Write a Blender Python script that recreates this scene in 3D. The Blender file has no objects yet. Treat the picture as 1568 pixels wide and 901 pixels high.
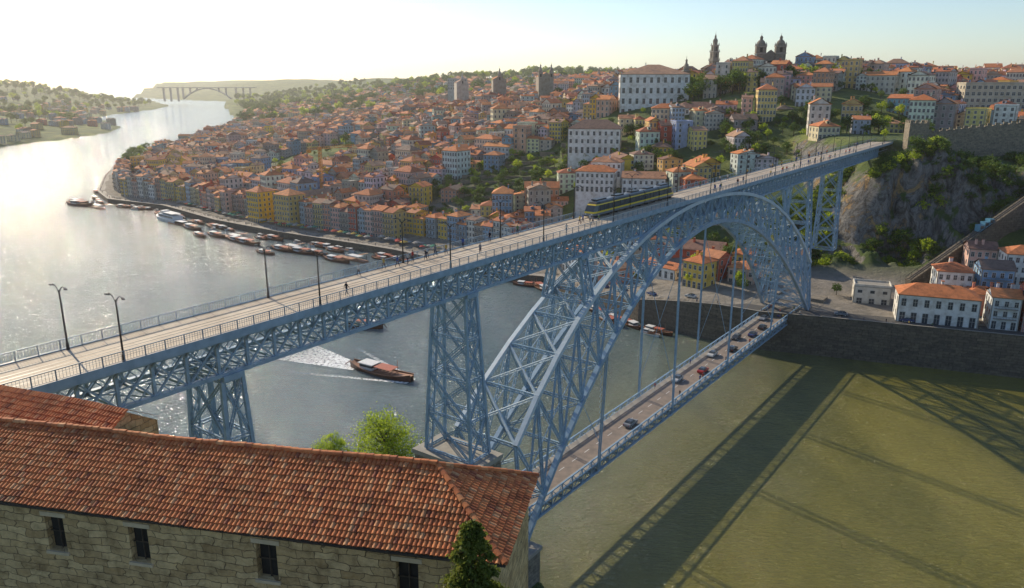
import bpy, math, random, time
import numpy as np
from mathutils import Vector, Matrix, noise
from mathutils.bvhtree import BVHTree
T0=time.time()
random.seed(7)
sc=bpy.context.scene
TH=math.radians(36.22); CT,ST=math.cos(TH),math.sin(TH)
def B(s,t,z):
    d=76.1+t; k=182.1+s
    return Vector((-d*CT+k*ST, d*ST+k*CT, z))
BROT=math.pi/2-TH      # heading of the bridge axis
# ------------------------------------------------------------------ mesh builder
class MB:
    def __init__(s): s.v=[]; s.f=[]; s.m=[]; s.t=[]
    def poly(s,pts,mat=0,tint=.5):
        n=len(s.v); s.v+=[tuple(p) for p in pts]; s.f.append(tuple(range(n,n+len(pts)))); s.m.append(mat); s.t.append(tint)
    def hexa(s,a,mat=0,tint=.5):
        n=len(s.v); s.v+=[tuple(p) for p in a]
        for q in ((0,3,2,1),(4,5,6,7),(0,1,5,4),(1,2,6,5),(2,3,7,6),(3,0,4,7)):
            s.f.append(tuple(n+i for i in q)); s.m.append(mat); s.t.append(tint)
    def box(self,c,sz,rot=0,mat=0,tint=.5):
        x,y,z=sz[0]/2,sz[1]/2,sz[2]/2; cr,sr=math.cos(rot),math.sin(rot)
        a=[]
        for zz in (-z,z):
            for xx,yy in ((-x,-y),(x,-y),(x,y),(-x,y)):
                a.append((c[0]+xx*cr-yy*sr,c[1]+xx*sr+yy*cr,c[2]+zz))
        self.hexa(a,mat,tint)
    def beam(s,p1,p2,w,h=None,mat=0,tint=.5):
        h=h or w; p1=Vector(p1); p2=Vector(p2); ax=p2-p1
        if ax.length<1e-6: return
        ax.normalize(); up=Vector((0,0,1)) if abs(ax.z)<.97 else Vector((ST,CT,0))
        sd=ax.cross(up).normalized(); up=sd.cross(ax).normalized()
        a=[]
        for p in (p1,p2):
            for i,j in ((-1,-1),(1,-1),(1,1),(-1,1)): a.append(p+sd*(w/2*i)+up*(h/2*j))
        s.hexa(a,mat,tint)
    def lat(s,p1,p2,w,th=.13,mat=0):   # laced (built-up) member: two angles and zigzag lacing
        p1=Vector(p1); p2=Vector(p2); ax=p2-p1; l=ax.length
        if l<1e-6: return
        ax.normalize(); up=Vector((0,0,1)) if abs(ax.z)<.97 else Vector((ST,CT,0))
        sd=ax.cross(up).normalized(); up=sd.cross(ax).normalized(); o=up*(w/2)
        s.beam(p1+o,p2+o,th*1.5,th,mat); s.beam(p1-o,p2-o,th*1.5,th,mat)
        n=max(2,int(l/(w*1.3))); sg=1
        for i in range(n):
            s.beam(p1+ax*(l*i/n)+o*sg,p1+ax*(l*(i+1)/n)-o*sg,th*.7,th*.5,mat); sg=-sg
    def cyl(s,p1,p2,r1,r2,n=8,mat=0,tint=.5):
        p1=Vector(p1);p2=Vector(p2);ax=(p2-p1).normalized()
        up=Vector((0,0,1)) if abs(ax.z)<.97 else Vector((1,0,0))
        sd=ax.cross(up).normalized(); up=sd.cross(ax)
        k=len(s.v)
        for p,r in ((p1,r1),(p2,r2)):
            for i in range(n):
                a=2*math.pi*i/n; s.v.append(tuple(p+sd*(r*math.cos(a))+up*(r*math.sin(a))))
        for i in range(n):
            j=(i+1)%n; s.f.append((k+i,k+j,k+n+j,k+n+i)); s.m.append(mat); s.t.append(tint)
        s.f.append(tuple(k+i for i in reversed(range(n)))); s.m.append(mat); s.t.append(tint)
        s.f.append(tuple(k+n+i for i in range(n))); s.m.append(mat); s.t.append(tint)
    def lathe(s,c,prof,n=12,mat=0):
        k=len(s.v)
        for r,z in prof:
            for i in range(n):
                a=2*math.pi*(i+.5)/n; s.v.append((c[0]+r*math.cos(a),c[1]+r*math.sin(a),c[2]+z))
        for q in range(len(prof)-1):
            for i in range(n):
                j=(i+1)%n; s.f.append((k+q*n+i,k+q*n+j,k+(q+1)*n+j,k+(q+1)*n+i)); s.m.append(mat); s.t.append(.5)
    def mesh(s,name,mats,smooth=False,tint=False):
        me=bpy.data.meshes.new(name); me.from_pydata(s.v,[],s.f)
        for m in mats: me.materials.append(m)
        me.polygons.foreach_set('material_index',s.m)
        if smooth: me.polygons.foreach_set('use_smooth',[True]*len(s.f))
        if tint:
            at=me.attributes.new('tint','FLOAT','FACE'); at.data.foreach_set('value',s.t)
        me.update(); return me
    def obj(s,name,mats,parent=None,smooth=False,tint=False):
        return add(name,s.mesh(name,mats,smooth,tint),parent=parent)
def add(name,me,loc=(0,0,0),rot=0,scale=None,parent=None,color=None):
    o=bpy.data.objects.new(name,me); o.location=loc; o.rotation_euler=(0,0,rot)
    if scale: o.scale=scale if hasattr(scale,'__len__') else (scale,)*3
    if color: o.color=(*color,1)
    sc.collection.objects.link(o)
    if parent: o.parent=parent
    return o
def empty(name,loc=(0,0,0)):
    o=bpy.data.objects.new(name,None); o.location=loc; o.empty_display_size=1; sc.collection.objects.link(o); return o
# ------------------------------------------------------------------ materials
def nt(name):
    m=bpy.data.materials.new(name); m.use_nodes=True; t=m.node_tree; t.nodes.clear()
    o=t.nodes.new('ShaderNodeOutputMaterial'); b=t.nodes.new('ShaderNodeBsdfPrincipled'); t.links.new(b.outputs[0],o.inputs[0])
    return m,t,b,o
def N(t,k,**kw):
    n=t.nodes.new(k)
    for a,b in kw.items(): setattr(n,a,b)
    return n
def mixc(t,f,a,b,mode='MIX'):
    n=N(t,'ShaderNodeMix',data_type='RGBA',blend_type=mode)
    for i,v in ((0,f),(6,a),(7,b)):
        if isinstance(v,(int,float)): n.inputs[i].default_value=v
        elif isinstance(v,tuple): n.inputs[i].default_value=(*v[:3],1)
        else: t.links.new(v,n.inputs[i])
    return n.outputs[2]
def mth(t,op,a,b=None,clamp=False):
    n=N(t,'ShaderNodeMath',operation=op,use_clamp=clamp)
    for i,v in ((0,a),(1,b)):
        if v is None: continue
        if isinstance(v,(int,float)): n.inputs[i].default_value=v
        else: t.links.new(v,n.inputs[i])
    return n.outputs[0]
def noi(t,scale,detail=4,rough=.55,vec=None,dist=0):
    n=N(t,'ShaderNodeTexNoise'); n.inputs['Scale'].default_value=scale; n.inputs['Detail'].default_value=detail
    n.inputs['Roughness'].default_value=rough; n.inputs['Distortion'].default_value=dist
    if vec is None: vec=N(t,'ShaderNodeTexCoord').outputs['Object']
    t.links.new(vec,n.inputs['Vector']); return n.outputs['Fac']
def ramp(t,f,stops):
    n=N(t,'ShaderNodeValToRGB'); e=n.color_ramp.elements
    while len(e)<len(stops): e.new(.5)
    for x,(p,c) in zip(e,stops): x.position=p; x.color=(*c,1)
    t.links.new(f,n.inputs[0]); return n.outputs[0]
def bump(t,b,h,strength=.3,dist=.05):
    n=N(t,'ShaderNodeBump'); n.inputs['Strength'].default_value=strength; n.inputs['Distance'].default_value=dist
    t.links.new(h,n.inputs['Height']); t.links.new(n.outputs[0],b.inputs['Normal']); return n
def pmat(name,c1,c2=None,scale=2,rough=.7,bs=0,bd=.05,metal=0,spec=None):
    m,t,b,o=nt(name); c2=c2 or tuple(x*.75 for x in c1)
    n=noi(t,scale,4); f=ramp(t,n,[(.3,(0,0,0)),(.7,(1,1,1))])
    t.links.new(mixc(t,f,c1,c2),b.inputs['Base Color'])
    b.inputs['Roughness'].default_value=rough; b.inputs['Metallic'].default_value=metal
    if spec is not None: b.inputs['Specular IOR Level'].default_value=spec
    if bs: bump(t,b,n,bs,bd)
    return m
M={}
M['iron']=pmat('blue_iron_paint',(.29,.42,.55),(.19,.29,.39),.8,.36)
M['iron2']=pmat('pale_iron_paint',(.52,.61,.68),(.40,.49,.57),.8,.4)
M['lowiron']=pmat('grey_blue_iron',(.24,.32,.38),(.16,.21,.26),1,.45)
M['glass']=pmat('window_glass',(.035,.045,.055),(.08,.09,.1),.7,.12)
M['frame']=pmat('window_frame_paint',(.62,.60,.55),(.48,.46,.43),1,.6)
M['trim']=pmat('granite_trim',(.36,.33,.28),(.27,.25,.22),1,.8)
M['dark']=pmat('dark_opening',(.015,.014,.012),(.03,.028,.025),2,.8)
M['black']=pmat('black_paint',(.02,.02,.022),None,4,.4)
M['rubber']=pmat('tyre_rubber',(.02,.02,.02),None,4,.8)
M['asphalt']=pmat('asphalt',(.09,.085,.08),(.06,.058,.056),.8,.85,.2,.01)
M['road2']=pmat('worn_pinkish_asphalt',(.27,.21,.17),(.17,.14,.12),.5,.85,.2,.01)
M['white']=pmat('white_paint',(.75,.74,.71),(.63,.62,.6),1.5,.5)
M['pave']=pmat('stone_paving',(.38,.34,.29),(.26,.235,.21),.6,.85,.2,.02)
M['bark']=pmat('tree_bark',(.10,.075,.05),(.05,.04,.03),4,.9,.4,.03)
M['wood']=pmat('dark_hull_wood',(.13,.04,.02),(.06,.022,.014),1.5,.4)
M['decking']=pmat('boat_decking',(.36,.18,.10),(.25,.12,.07),2,.7)
M['yellow']=pmat('yellow_paint',(.78,.55,.03),(.7,.48,.03),1,.35)
M['skin']=pmat('skin',(.45,.27,.19),None,8,.6)
M['hair']=pmat('hair',(.05,.03,.02),None,9,.8)
M['denim']=pmat('trousers_cloth',(.04,.05,.09),(.03,.03,.05),9,.9)
M['orange']=pmat('crane_orange_paint',(.65,.28,.04),None,1,.5)
def stone(name,c1,c2,cm,sx,sy,bd=.05,wb=(.6,.5),ws=.9):
    m,t,b,o=nt(name)
    tc=N(t,'ShaderNodeTexCoord').outputs['Object']
    sep=N(t,'ShaderNodeSeparateXYZ'); t.links.new(tc,sep.inputs[0])
    h=mth(t,'ADD',sep.outputs[0],sep.outputs[1])
    cb=N(t,'ShaderNodeCombineXYZ'); t.links.new(mth(t,'ADD',h,mth(t,'MULTIPLY',noi(t,ws,2),wb[0])),cb.inputs[0]); t.links.new(mth(t,'ADD',sep.outputs[2],mth(t,'MULTIPLY',noi(t,ws*.9,3),wb[1])),cb.inputs[1])
    br=N(t,'ShaderNodeTexBrick'); t.links.new(cb.outputs[0],br.inputs['Vector'])
    br.inputs['Color1'].default_value=(*c1,1); br.inputs['Color2'].default_value=(*c2,1); br.inputs['Mortar'].default_value=(*cm,1)
    br.inputs['Scale'].default_value=1; br.inputs['Mortar Size'].default_value=.045*sy; br.inputs['Mortar Smooth'].default_value=.35
    br.inputs['Brick Width'].default_value=sx; br.inputs['Row Height'].default_value=sy; br.offset=.45
    n=noi(t,1.1,5,.65); dirt=ramp(t,n,[(.3,(.5,.47,.42)),(.5,(.9,.88,.85)),(.72,(1.15,1.12,1.05))])
    t.links.new(mixc(t,1,br.outputs['Color'],dirt,'MULTIPLY'),b.inputs['Base Color'])
    b.inputs['Roughness'].default_value=.88
    hh=mth(t,'ADD',mth(t,'MULTIPLY',br.outputs['Fac'],-1.2),mth(t,'MULTIPLY',noi(t,5,4),1.1))
    bump(t,b,hh,.9,bd); return m
M['stone']=stone('granite_masonry',(.30,.26,.21),(.21,.19,.16),(.11,.10,.085),1.6,.7)
M['warm']=stone('warm_rubble_masonry',(.72,.53,.28),(.50,.34,.16),(.24,.17,.09),.85,.42,.14,(.9,.6),1.0)
M['quay']=stone('quay_masonry',(.18,.15,.115),(.11,.095,.08),(.06,.053,.045),2.0,.9)
M['rampart']=stone('rampart_masonry',(.32,.27,.2),(.22,.19,.15),(.12,.10,.085),1.4,.7)
m,t,b,o=nt('painted_render'); oi=N(t,'ShaderNodeObjectInfo')
d=ramp(t,noi(t,.35,4,.65),[(.3,(.62,.58,.52)),(.55,(.95,.94,.92)),(.8,(1.05,1.05,1.05))])
t.links.new(mixc(t,1,oi.outputs['Color'],d,'MULTIPLY'),b.inputs['Base Color']); b.inputs['Roughness'].default_value=.85; M['wall']=m
m,t,b,o=nt('terracotta_roof'); oi=N(t,'ShaderNodeObjectInfo')
c=ramp(t,oi.outputs['Random'],[(0,(.62,.19,.06)),(.22,(.70,.27,.09)),(.42,(.42,.13,.06)),(.60,(.64,.22,.08)),(.76,(.46,.27,.17)),(.88,(.27,.14,.10)),(1,(.17,.14,.12))])
d=ramp(t,noi(t,.5,5,.7),[(.25,(.45,.42,.4)),(.55,(.95,.93,.9)),(.8,(1.2,1.15,1.05))])
t.links.new(mixc(t,1,c,d,'MULTIPLY'),b.inputs['Base Color']); b.inputs['Roughness'].default_value=.85
w=N(t,'ShaderNodeTexWave'); w.inputs['Scale'].default_value=1.1; t.links.new(N(t,'ShaderNodeTexCoord').outputs['Object'],w.inputs['Vector']); bump(t,b,w.outputs['Fac'],.5,.1)
M['roof']=m
m,t,b,o=nt('clay_roof_tile'); at=N(t,'ShaderNodeAttribute',attribute_name='tint')
c=ramp(t,at.outputs['Fac'],[(0,(.34,.10,.045)),(.35,(.62,.18,.055)),(.7,(.72,.25,.08)),(1,(.76,.39,.18))])
d=ramp(t,noi(t,.8,6,.7),[(.28,(.40,.33,.28)),(.5,(.92,.9,.88)),(.8,(1.1,1.08,1.02))])
d2=ramp(t,noi(t,14,3),[(.3,(.75,.72,.7)),(.6,(1,1,1))])
t.links.new(mixc(t,1,mixc(t,1,c,d,'MULTIPLY'),d2,'MULTIPLY'),b.inputs['Base Color']); b.inputs['Roughness'].default_value=.8
bump(t,b,noi(t,30,3),.3,.01); M['tile']=m
m,t,b,o=nt('coloured_paint'); oi=N(t,'ShaderNodeObjectInfo'); d=ramp(t,noi(t,2,3),[(.3,(.8,.8,.8)),(.7,(1,1,1))])
t.links.new(mixc(t,1,oi.outputs['Color'],d,'MULTIPLY'),b.inputs['Base Color']); b.inputs['Roughness'].default_value=.35; M['paint']=m
m,t,b,o=nt('canvas_cloth'); oi=N(t,'ShaderNodeObjectInfo'); d=ramp(t,noi(t,2,3),[(.3,(.75,.75,.75)),(.7,(1,1,1))])
t.links.new(mixc(t,1,oi.outputs['Color'],d,'MULTIPLY'),b.inputs['Base Color']); b.inputs['Roughness'].default_value=.95; b.inputs['Specular IOR Level'].default_value=.1; M['canvas']=m
def leafmat(name,stops,tr=.35):
    m,t,b,o=nt(name); oi=N(t,'ShaderNodeObjectInfo')
    f=mth(t,'ADD',mth(t,'MULTIPLY',noi(t,.5,2),.7),mth(t,'MULTIPLY',oi.outputs['Random'],.35))
    c=ramp(t,f,stops); t.links.new(c,b.inputs['Base Color']); b.inputs['Roughness'].default_value=.6; b.inputs['Specular IOR Level'].default_value=.25
    tl=N(t,'ShaderNodeBsdfTranslucent'); t.links.new(c,tl.inputs[0]); mx=N(t,'ShaderNodeMixShader'); mx.inputs[0].default_value=tr
    t.links.new(b.outputs[0],mx.inputs[1]); t.links.new(tl.outputs[0],mx.inputs[2]); t.links.new(mx.outputs[0],o.inputs[0]); return m
M['leaf']=leafmat('broadleaf_foliage',[(.2,(.035,.07,.012)),(.5,(.085,.15,.022)),(.8,(.19,.25,.035))])
M['spring']=leafmat('spring_foliage',[(.2,(.24,.32,.02)),(.5,(.42,.52,.04)),(.8,(.58,.62,.07))],.6)
M['needle']=leafmat('conifer_foliage',[(.2,(.07,.10,.02)),(.5,(.17,.20,.035)),(.8,(.36,.32,.07))],.45)
m,t,b,o=nt('deck_paving')
n=noi(t,.25,5,.6); c=ramp(t,n,[(.3,(.48,.37,.26)),(.6,(.62,.51,.38)),(.8,(.68,.58,.46))])
br=N(t,'ShaderNodeTexBrick'); mp=N(t,'ShaderNodeMapping'); mp.inputs['Rotation'].default_value=(0,0,-BROT); t.links.new(N(t,'ShaderNodeTexCoord').outputs['Object'],mp.inputs[0]); t.links.new(mp.outputs[0],br.inputs['Vector'])
br.inputs['Color1'].default_value=(1,1,1,1); br.inputs['Color2'].default_value=(.9,.9,.9,1); br.inputs['Mortar'].default_value=(.6,.58,.55,1); br.inputs['Scale'].default_value=1; br.inputs['Brick Width'].default_value=2; br.inputs['Row Height'].default_value=1.2; br.inputs['Mortar Size'].default_value=.03
t.links.new(mixc(t,1,c,br.outputs['Color'],'MULTIPLY'),b.inputs['Base Color']); b.inputs['Roughness'].default_value=.75; M['deck']=m
# river: silty olive upstream of the bridge; downstream, sky reflection painted in as blue-grey
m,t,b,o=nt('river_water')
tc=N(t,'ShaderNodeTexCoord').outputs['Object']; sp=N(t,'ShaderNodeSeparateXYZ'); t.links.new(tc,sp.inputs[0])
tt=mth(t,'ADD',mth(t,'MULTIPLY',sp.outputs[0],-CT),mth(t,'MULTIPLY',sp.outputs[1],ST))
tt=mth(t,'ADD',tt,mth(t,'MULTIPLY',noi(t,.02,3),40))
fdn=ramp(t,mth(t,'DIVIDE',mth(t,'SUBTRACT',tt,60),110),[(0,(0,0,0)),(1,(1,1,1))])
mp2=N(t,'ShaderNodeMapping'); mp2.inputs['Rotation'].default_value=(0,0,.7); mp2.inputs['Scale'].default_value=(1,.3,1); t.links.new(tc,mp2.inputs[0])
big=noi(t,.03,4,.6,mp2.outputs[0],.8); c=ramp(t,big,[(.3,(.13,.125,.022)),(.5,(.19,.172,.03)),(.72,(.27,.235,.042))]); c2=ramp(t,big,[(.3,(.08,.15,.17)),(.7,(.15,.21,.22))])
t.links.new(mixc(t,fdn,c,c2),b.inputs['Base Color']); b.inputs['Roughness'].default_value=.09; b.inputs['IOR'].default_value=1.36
mp=N(t,'ShaderNodeMapping'); mp.inputs['Rotation'].default_value=(0,0,.5); mp.inputs['Scale'].default_value=(1,2.3,1); t.links.new(tc,mp.inputs[0])
h=mth(t,'ADD',mth(t,'MULTIPLY',noi(t,.13,2,.5,mp.outputs[0],.5),.7),mth(t,'MULTIPLY',noi(t,.6,5,.68,mp.outputs[0],.9),.85))
bn=bump(t,b,h,1.0,.8); b.inputs['Coat Weight'].default_value=.8; b.inputs['Coat Roughness'].default_value=.05; b.inputs['Coat IOR'].default_value=1.36; t.links.new(bn.outputs[0],b.inputs['Coat Normal']); M['water']=m
m,t,b,o=nt('wake_foam'); b.inputs['Base Color'].default_value=(.8,.82,.82,1); b.inputs['Roughness'].default_value=.6
at=N(t,'ShaderNodeAttribute',attribute_name='tint'); f=mth(t,'MULTIPLY',ramp(t,noi(t,.9,5,.7),[(.36,(0,0,0)),(.55,(1,1,1))]),at.outputs['Fac'],True)
tp=N(t,'ShaderNodeBsdfTransparent'); mx=N(t,'ShaderNodeMixShader'); t.links.new(f,mx.inputs[0]); t.links.new(tp.outputs[0],mx.inputs[1]); t.links.new(b.outputs[0],mx.inputs[2]); t.links.new(mx.outputs[0],o.inputs[0]); M['foam']=m
m,t,b,o=nt('terrain_ground')
gm=N(t,'ShaderNodeNewGeometry'); sn=N(t,'ShaderNodeSeparateXYZ'); t.links.new(gm.outputs['Normal'],sn.inputs[0]); sp=N(t,'ShaderNodeSeparateXYZ'); t.links.new(gm.outputs['Position'],sp.inputs[0])
g=ramp(t,noi(t,.03,5,.7),[(.3,(.035,.06,.012)),(.5,(.08,.12,.025)),(.62,(.17,.20,.04)),(.85,(.22,.19,.09))])
st_=N(t,'ShaderNodeMapping'); st_.inputs['Scale'].default_value=(1,1,.45); t.links.new(N(t,'ShaderNodeTexCoord').outputs['Object'],st_.inputs[0])
rk=ramp(t,noi(t,.12,8,.74,st_.outputs[0],1.0),[(.32,(.03,.03,.027)),(.42,(.12,.11,.095)),(.5,(.25,.235,.22)),(.55,(.13,.12,.11)),(.62,(.40,.25,.11)),(.72,(.07,.10,.03))])
ck=ramp(t,noi(t,.5,5,.7,st_.outputs[0],.5),[(.35,(.35,.33,.3)),(.5,(1,1,1)),(.7,(1.3,1.25,1.15))]); rk=mixc(t,1,rk,ck,'MULTIPLY')
fr=ramp(t,mth(t,'ADD',sn.outputs[2],mth(t,'MULTIPLY',mth(t,'SUBTRACT',noi(t,.07,4,.7),.5),1.3)),[(.62,(1,1,1)),(.8,(0,0,0))])
c=mixc(t,fr,g,rk)
lo=ramp(t,mth(t,'DIVIDE',sp.outputs[2],24),[(.68,(1,1,1)),(.85,(0,0,0))])
yy=mth(t,'MULTIPLY',mth(t,'GREATER_THAN',sp.outputs[1],205),mth(t,'LESS_THAN',sp.outputs[1],900))
pv=ramp(t,noi(t,.2,4),[(.3,(.20,.18,.15)),(.7,(.34,.30,.255))])
c=mixc(t,mth(t,'MULTIPLY',lo,yy),c,pv)
t.links.new(c,b.inputs['Base Color']); b.inputs['Roughness'].default_value=.95; bump(t,b,noi(t,.3,8,.75),1,1.8); M['ground']=m
# ------------------------------------------------------------------ plan of the river
porto=[(1500,-200),(500,90),(260,188),(158,223),(102,244),(84,250),(65,264),(48,281),(14,339),(-3,345),(-63,398),(-86,414),(-136,447),(-191,490),(-251,551),(-307,583),(-336,625),(-387,735),(-462,935),(-500,1200),(-560,1500),(-678,1932),(-900,2520),(-1157,3200),(-1350,3900),(-2500,5200)]
gaia=[(2000,-400),(200,-50),(110,35),(60,80),(13,116),(-36,163),(-66,172),(-109,184),(-160,205),(-250,260),(-400,450),(-560,700),(-740,1130),(-719,1260),(-736,1430),(-816,1650),(-1128,2150),(-1240,2750),(-1376,3200),(-1800,4000),(-3000,5000)]
pp=porto+[(-4000,14000),(14000,14000),(14000,-200)]; gp=gaia+[(-14000,9000),(-14000,-14000),(14000,-14000)]
def sdist(x,y,line,poly):
    D=np.full(x.shape,1e9)
    for (ax,ay),(bx,by) in zip(line[:-1],line[1:]):
        dx,dy=bx-ax,by-ay; tt=np.clip(((x-ax)*dx+(y-ay)*dy)/(dx*dx+dy*dy),0,1)
        D=np.minimum(D,np.hypot(x-ax-tt*dx,y-ay-tt*dy))
    ins=np.zeros(x.shape,bool); n=len(poly)
    for i in range(n):
        ax,ay=poly[i]; bx,by=poly[(i+1)%n]
        if ay==by: continue
        c=((ay>y)!=(by>y))&(x<(bx-ax)*(y-ay)/(by-ay)+ax); ins^=c
    return np.where(ins,D,-D)
def ss(v): v=np.clip(v,0,1); return v*v*(3-2*v)
def qh(x): return 3.4+9.3*ss((x-20)/55)
def H(x,y,raw=False):
    x=np.atleast_1d(np.asarray(x,float)); y=np.atleast_1d(np.asarray(y,float))
    dp=sdist(x,y,porto,pp); dg=sdist(x,y,gaia,gp)
    q=qh(x)
    z=q+74*ss((dp+8)/720)-74*ss(8/720)+48*np.exp(-((x-170)**2/45000+(y-540)**2/33800))*ss((dp-10)/90)+14*np.exp(-((x+10)**2/40000+(y-800)**2/40000))
    z=z+3.5*np.sin(x*.021+y*.008)*np.sin(y*.017-x*.006+1)*ss((dp-50)/120)
    cb=(y-(300-(x-130)*.115)); cl=(12.7+43*ss(cb/30)*ss((x-116)/44)+7*ss((cb-57)/12)*ss((x-130)/35))*ss((x-62)/38)
    z=np.maximum(z,cl)
    z=z+15*ss((y-243)/50)*ss((x-152)/45)*(1-ss((cb-5)/30))
    far=ss((y-1400)/1500); z=z+far*(18*np.sin(x*.004+1)*np.cos(y*.0023)+18)
    zp=np.where(dp>0,-6+(z+6)*np.clip((dp-.5)/2.5,0,1),-6)
    r=np.hypot(x,y)
    zg=3+46*ss((dg-10)/110)+34*np.exp(-(r/12)**2)
    zf=3+72*ss(dg/600)+12*np.sin(x*.006)*np.sin(y*.005)*ss(dg/300)
    w=ss((np.hypot(x+0,y)-350)/250); zg=zg*(1-w)+zf*w
    zg=np.where(dg>0,-6+(zg+6)*np.clip(dg/4,0,1),-6)
    out=np.maximum(zp,zg)
    return (out,dp,dg,cb) if raw else out
def h1(x,y): return float(H(x,y)[0])
ang=np.radians(np.concatenate([np.arange(-180,-50,5),np.arange(-50,18,.25),np.arange(18,42,.16),np.arange(42,50,.3),np.arange(50,180.1,5)]))
rad=np.concatenate([np.linspace(.5,100,26)[:-1],np.arange(100,290,2.6),np.arange(290,400,1.2),np.arange(400,480,2.6),np.arange(480,1400,8),np.geomspace(1400,13000,60)])
A,R=np.meshgrid(ang,rad); X=R*np.sin(A); Y=R*np.cos(A); sh=X.shape
Z,DP,DG,CB=H(X.ravel(),Y.ravel(),True); x=X.ravel(); y=Y.ravel()
for i in np.nonzero((DP>12)&(y<700)&(x>40)&(CB>-6)&(CB<60)&(x>112))[0]:
    v=Vector((x[i]*.06,y[i]*.06,Z[i]*.05)); k=noise.fractal(v,1,2,5); k2=abs(noise.noise(Vector((x[i]*.13,3,Z[i]*.02)))); k3=abs(noise.noise(Vector((x[i]*.3,y[i]*.1,Z[i]*.12))))
    a=min(1,max(0,(CB[i]+6)/10))*(1-min(1,max(0,(CB[i]-32)/16)))
    sx=x[i]*ST+y[i]*CT-182.1
    if 150<sx<235 and abs(x[i]*CT-y[i]*ST+76.1)<14: a*=.12
    Z[i]+=a*(9*k-12*k2-6*k3+2.5)
nr,na=sh; idx=np.arange(nr*na).reshape(sh)
F=np.stack([idx[:-1,:-1],idx[:-1,1:],idx[1:,1:],idx[1:,:-1]],-1).reshape(-1,4)
GV=np.stack([x,y,Z],1)
me=bpy.data.meshes.new('ground'); me.from_pydata(GV.tolist(),[],F.tolist()); me.materials.append(M['ground']); me.polygons.foreach_set('use_smooth',[True]*len(F))
add('ground_terrain',me)
selF=F[(GV[F[:,0],0]>95)&(GV[F[:,0],0]<360)&(GV[F[:,0],1]>230)&(GV[F[:,0],1]<400)]
uu,inv=np.unique(selF,return_inverse=True); BV=BVHTree.FromPolygons(GV[uu].tolist(),inv.reshape(-1,4).tolist())
def gz(x_,y_,dflt):
    r=BV.ray_cast(Vector((x_,y_,200)),Vector((0,0,-1)))
    return r[0].z if r[0] is not None else dflt
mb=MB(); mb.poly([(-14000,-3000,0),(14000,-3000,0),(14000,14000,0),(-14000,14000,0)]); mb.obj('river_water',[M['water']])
def ribbon(pts,offs):
    out=[]
    for i,p in enumerate(pts):
        a=Vector(pts[max(0,i-1)]); b_=Vector(pts[min(len(pts)-1,i+1)]); d=(b_-a).normalized(); n=Vector((d.y,-d.x))
        out.append([(p[0]+n.x*o,p[1]+n.y*o) for o in offs])
    return out
def dens(pts,st):
    o=[]
    for a,b_ in zip(pts[:-1],pts[1:]):
        n=max(1,int(math.dist(a,b_)/st))
        for i in range(n): o.append((a[0]+(b_[0]-a[0])*i/n,a[1]+(b_[1]-a[1])*i/n))
    o.append(pts[-1]); return o
qp=dens(porto[2:19],6)
rb=ribbon(qp,[-.0,.6,3,11,12.5])
mq=MB(); ms=MB(); mr=MB()
for a,b_ in zip(rb[:-1],rb[1:]):
    za=float(qh(a[0][0])); zb=float(qh(b_[0][0])); pa=1.0 if a[0][0]>20 else .35
    mq.poly([(*a[0],-3),(*a[0],za+pa),(*b_[0],zb+pa),(*b_[0],-3)],0)
    mq.poly([(*a[0],za+pa),(*a[1],za+pa),(*b_[1],zb+pa),(*b_[0],zb+pa)],1)
    mq.poly([(*a[1],za+pa),(*a[1],za),(*b_[1],zb),(*b_[1],zb+pa)],0)
    ms.poly([(*a[1],za+.25),(*a[2],za+.25),(*b_[2],zb+.25),(*b_[1],zb+.25)],0)
    ms.poly([(*a[2],za+.25),(*a[2],za+.12),(*b_[2],zb+.12),(*b_[2],zb+.25)],0)
    mr.poly([(*a[2],za+.12),(*a[3],za+.12),(*b_[3],zb+.12),(*b_[2],zb+.12)],1 if a[0][0]>25 else 0)
# arched storerooms let into the quay face near the bridge
for k in range(6):
    f=k/5; px=52+(14)*f; py=279.5-(14)*f; ox,oy=-.62,-.62*1.0
    zt_=float(qh(px))-2.2; pts=[]
    dx,dy=.71,-.71
    for j in range(9):
        a=math.pi*j/8; pts.append((px-1.25*math.cos(a)*dx*1.0-.09*0.7,py-1.25*math.cos(a)*dy-.09*.7,zt_-1.3+1.25*math.sin(a)))
    mq.poly([(pts[0][0],pts[0][1],2.2)]+pts+[(pts[-1][0],pts[-1][1],2.2)],2)
mq.obj('quay_wall',[M['quay'],M['trim'],M['dark']]); ms.obj('quay_pavement',[M['pave']]); mr.obj('quay_street',[M['pave'],M['asphalt']])
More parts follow.
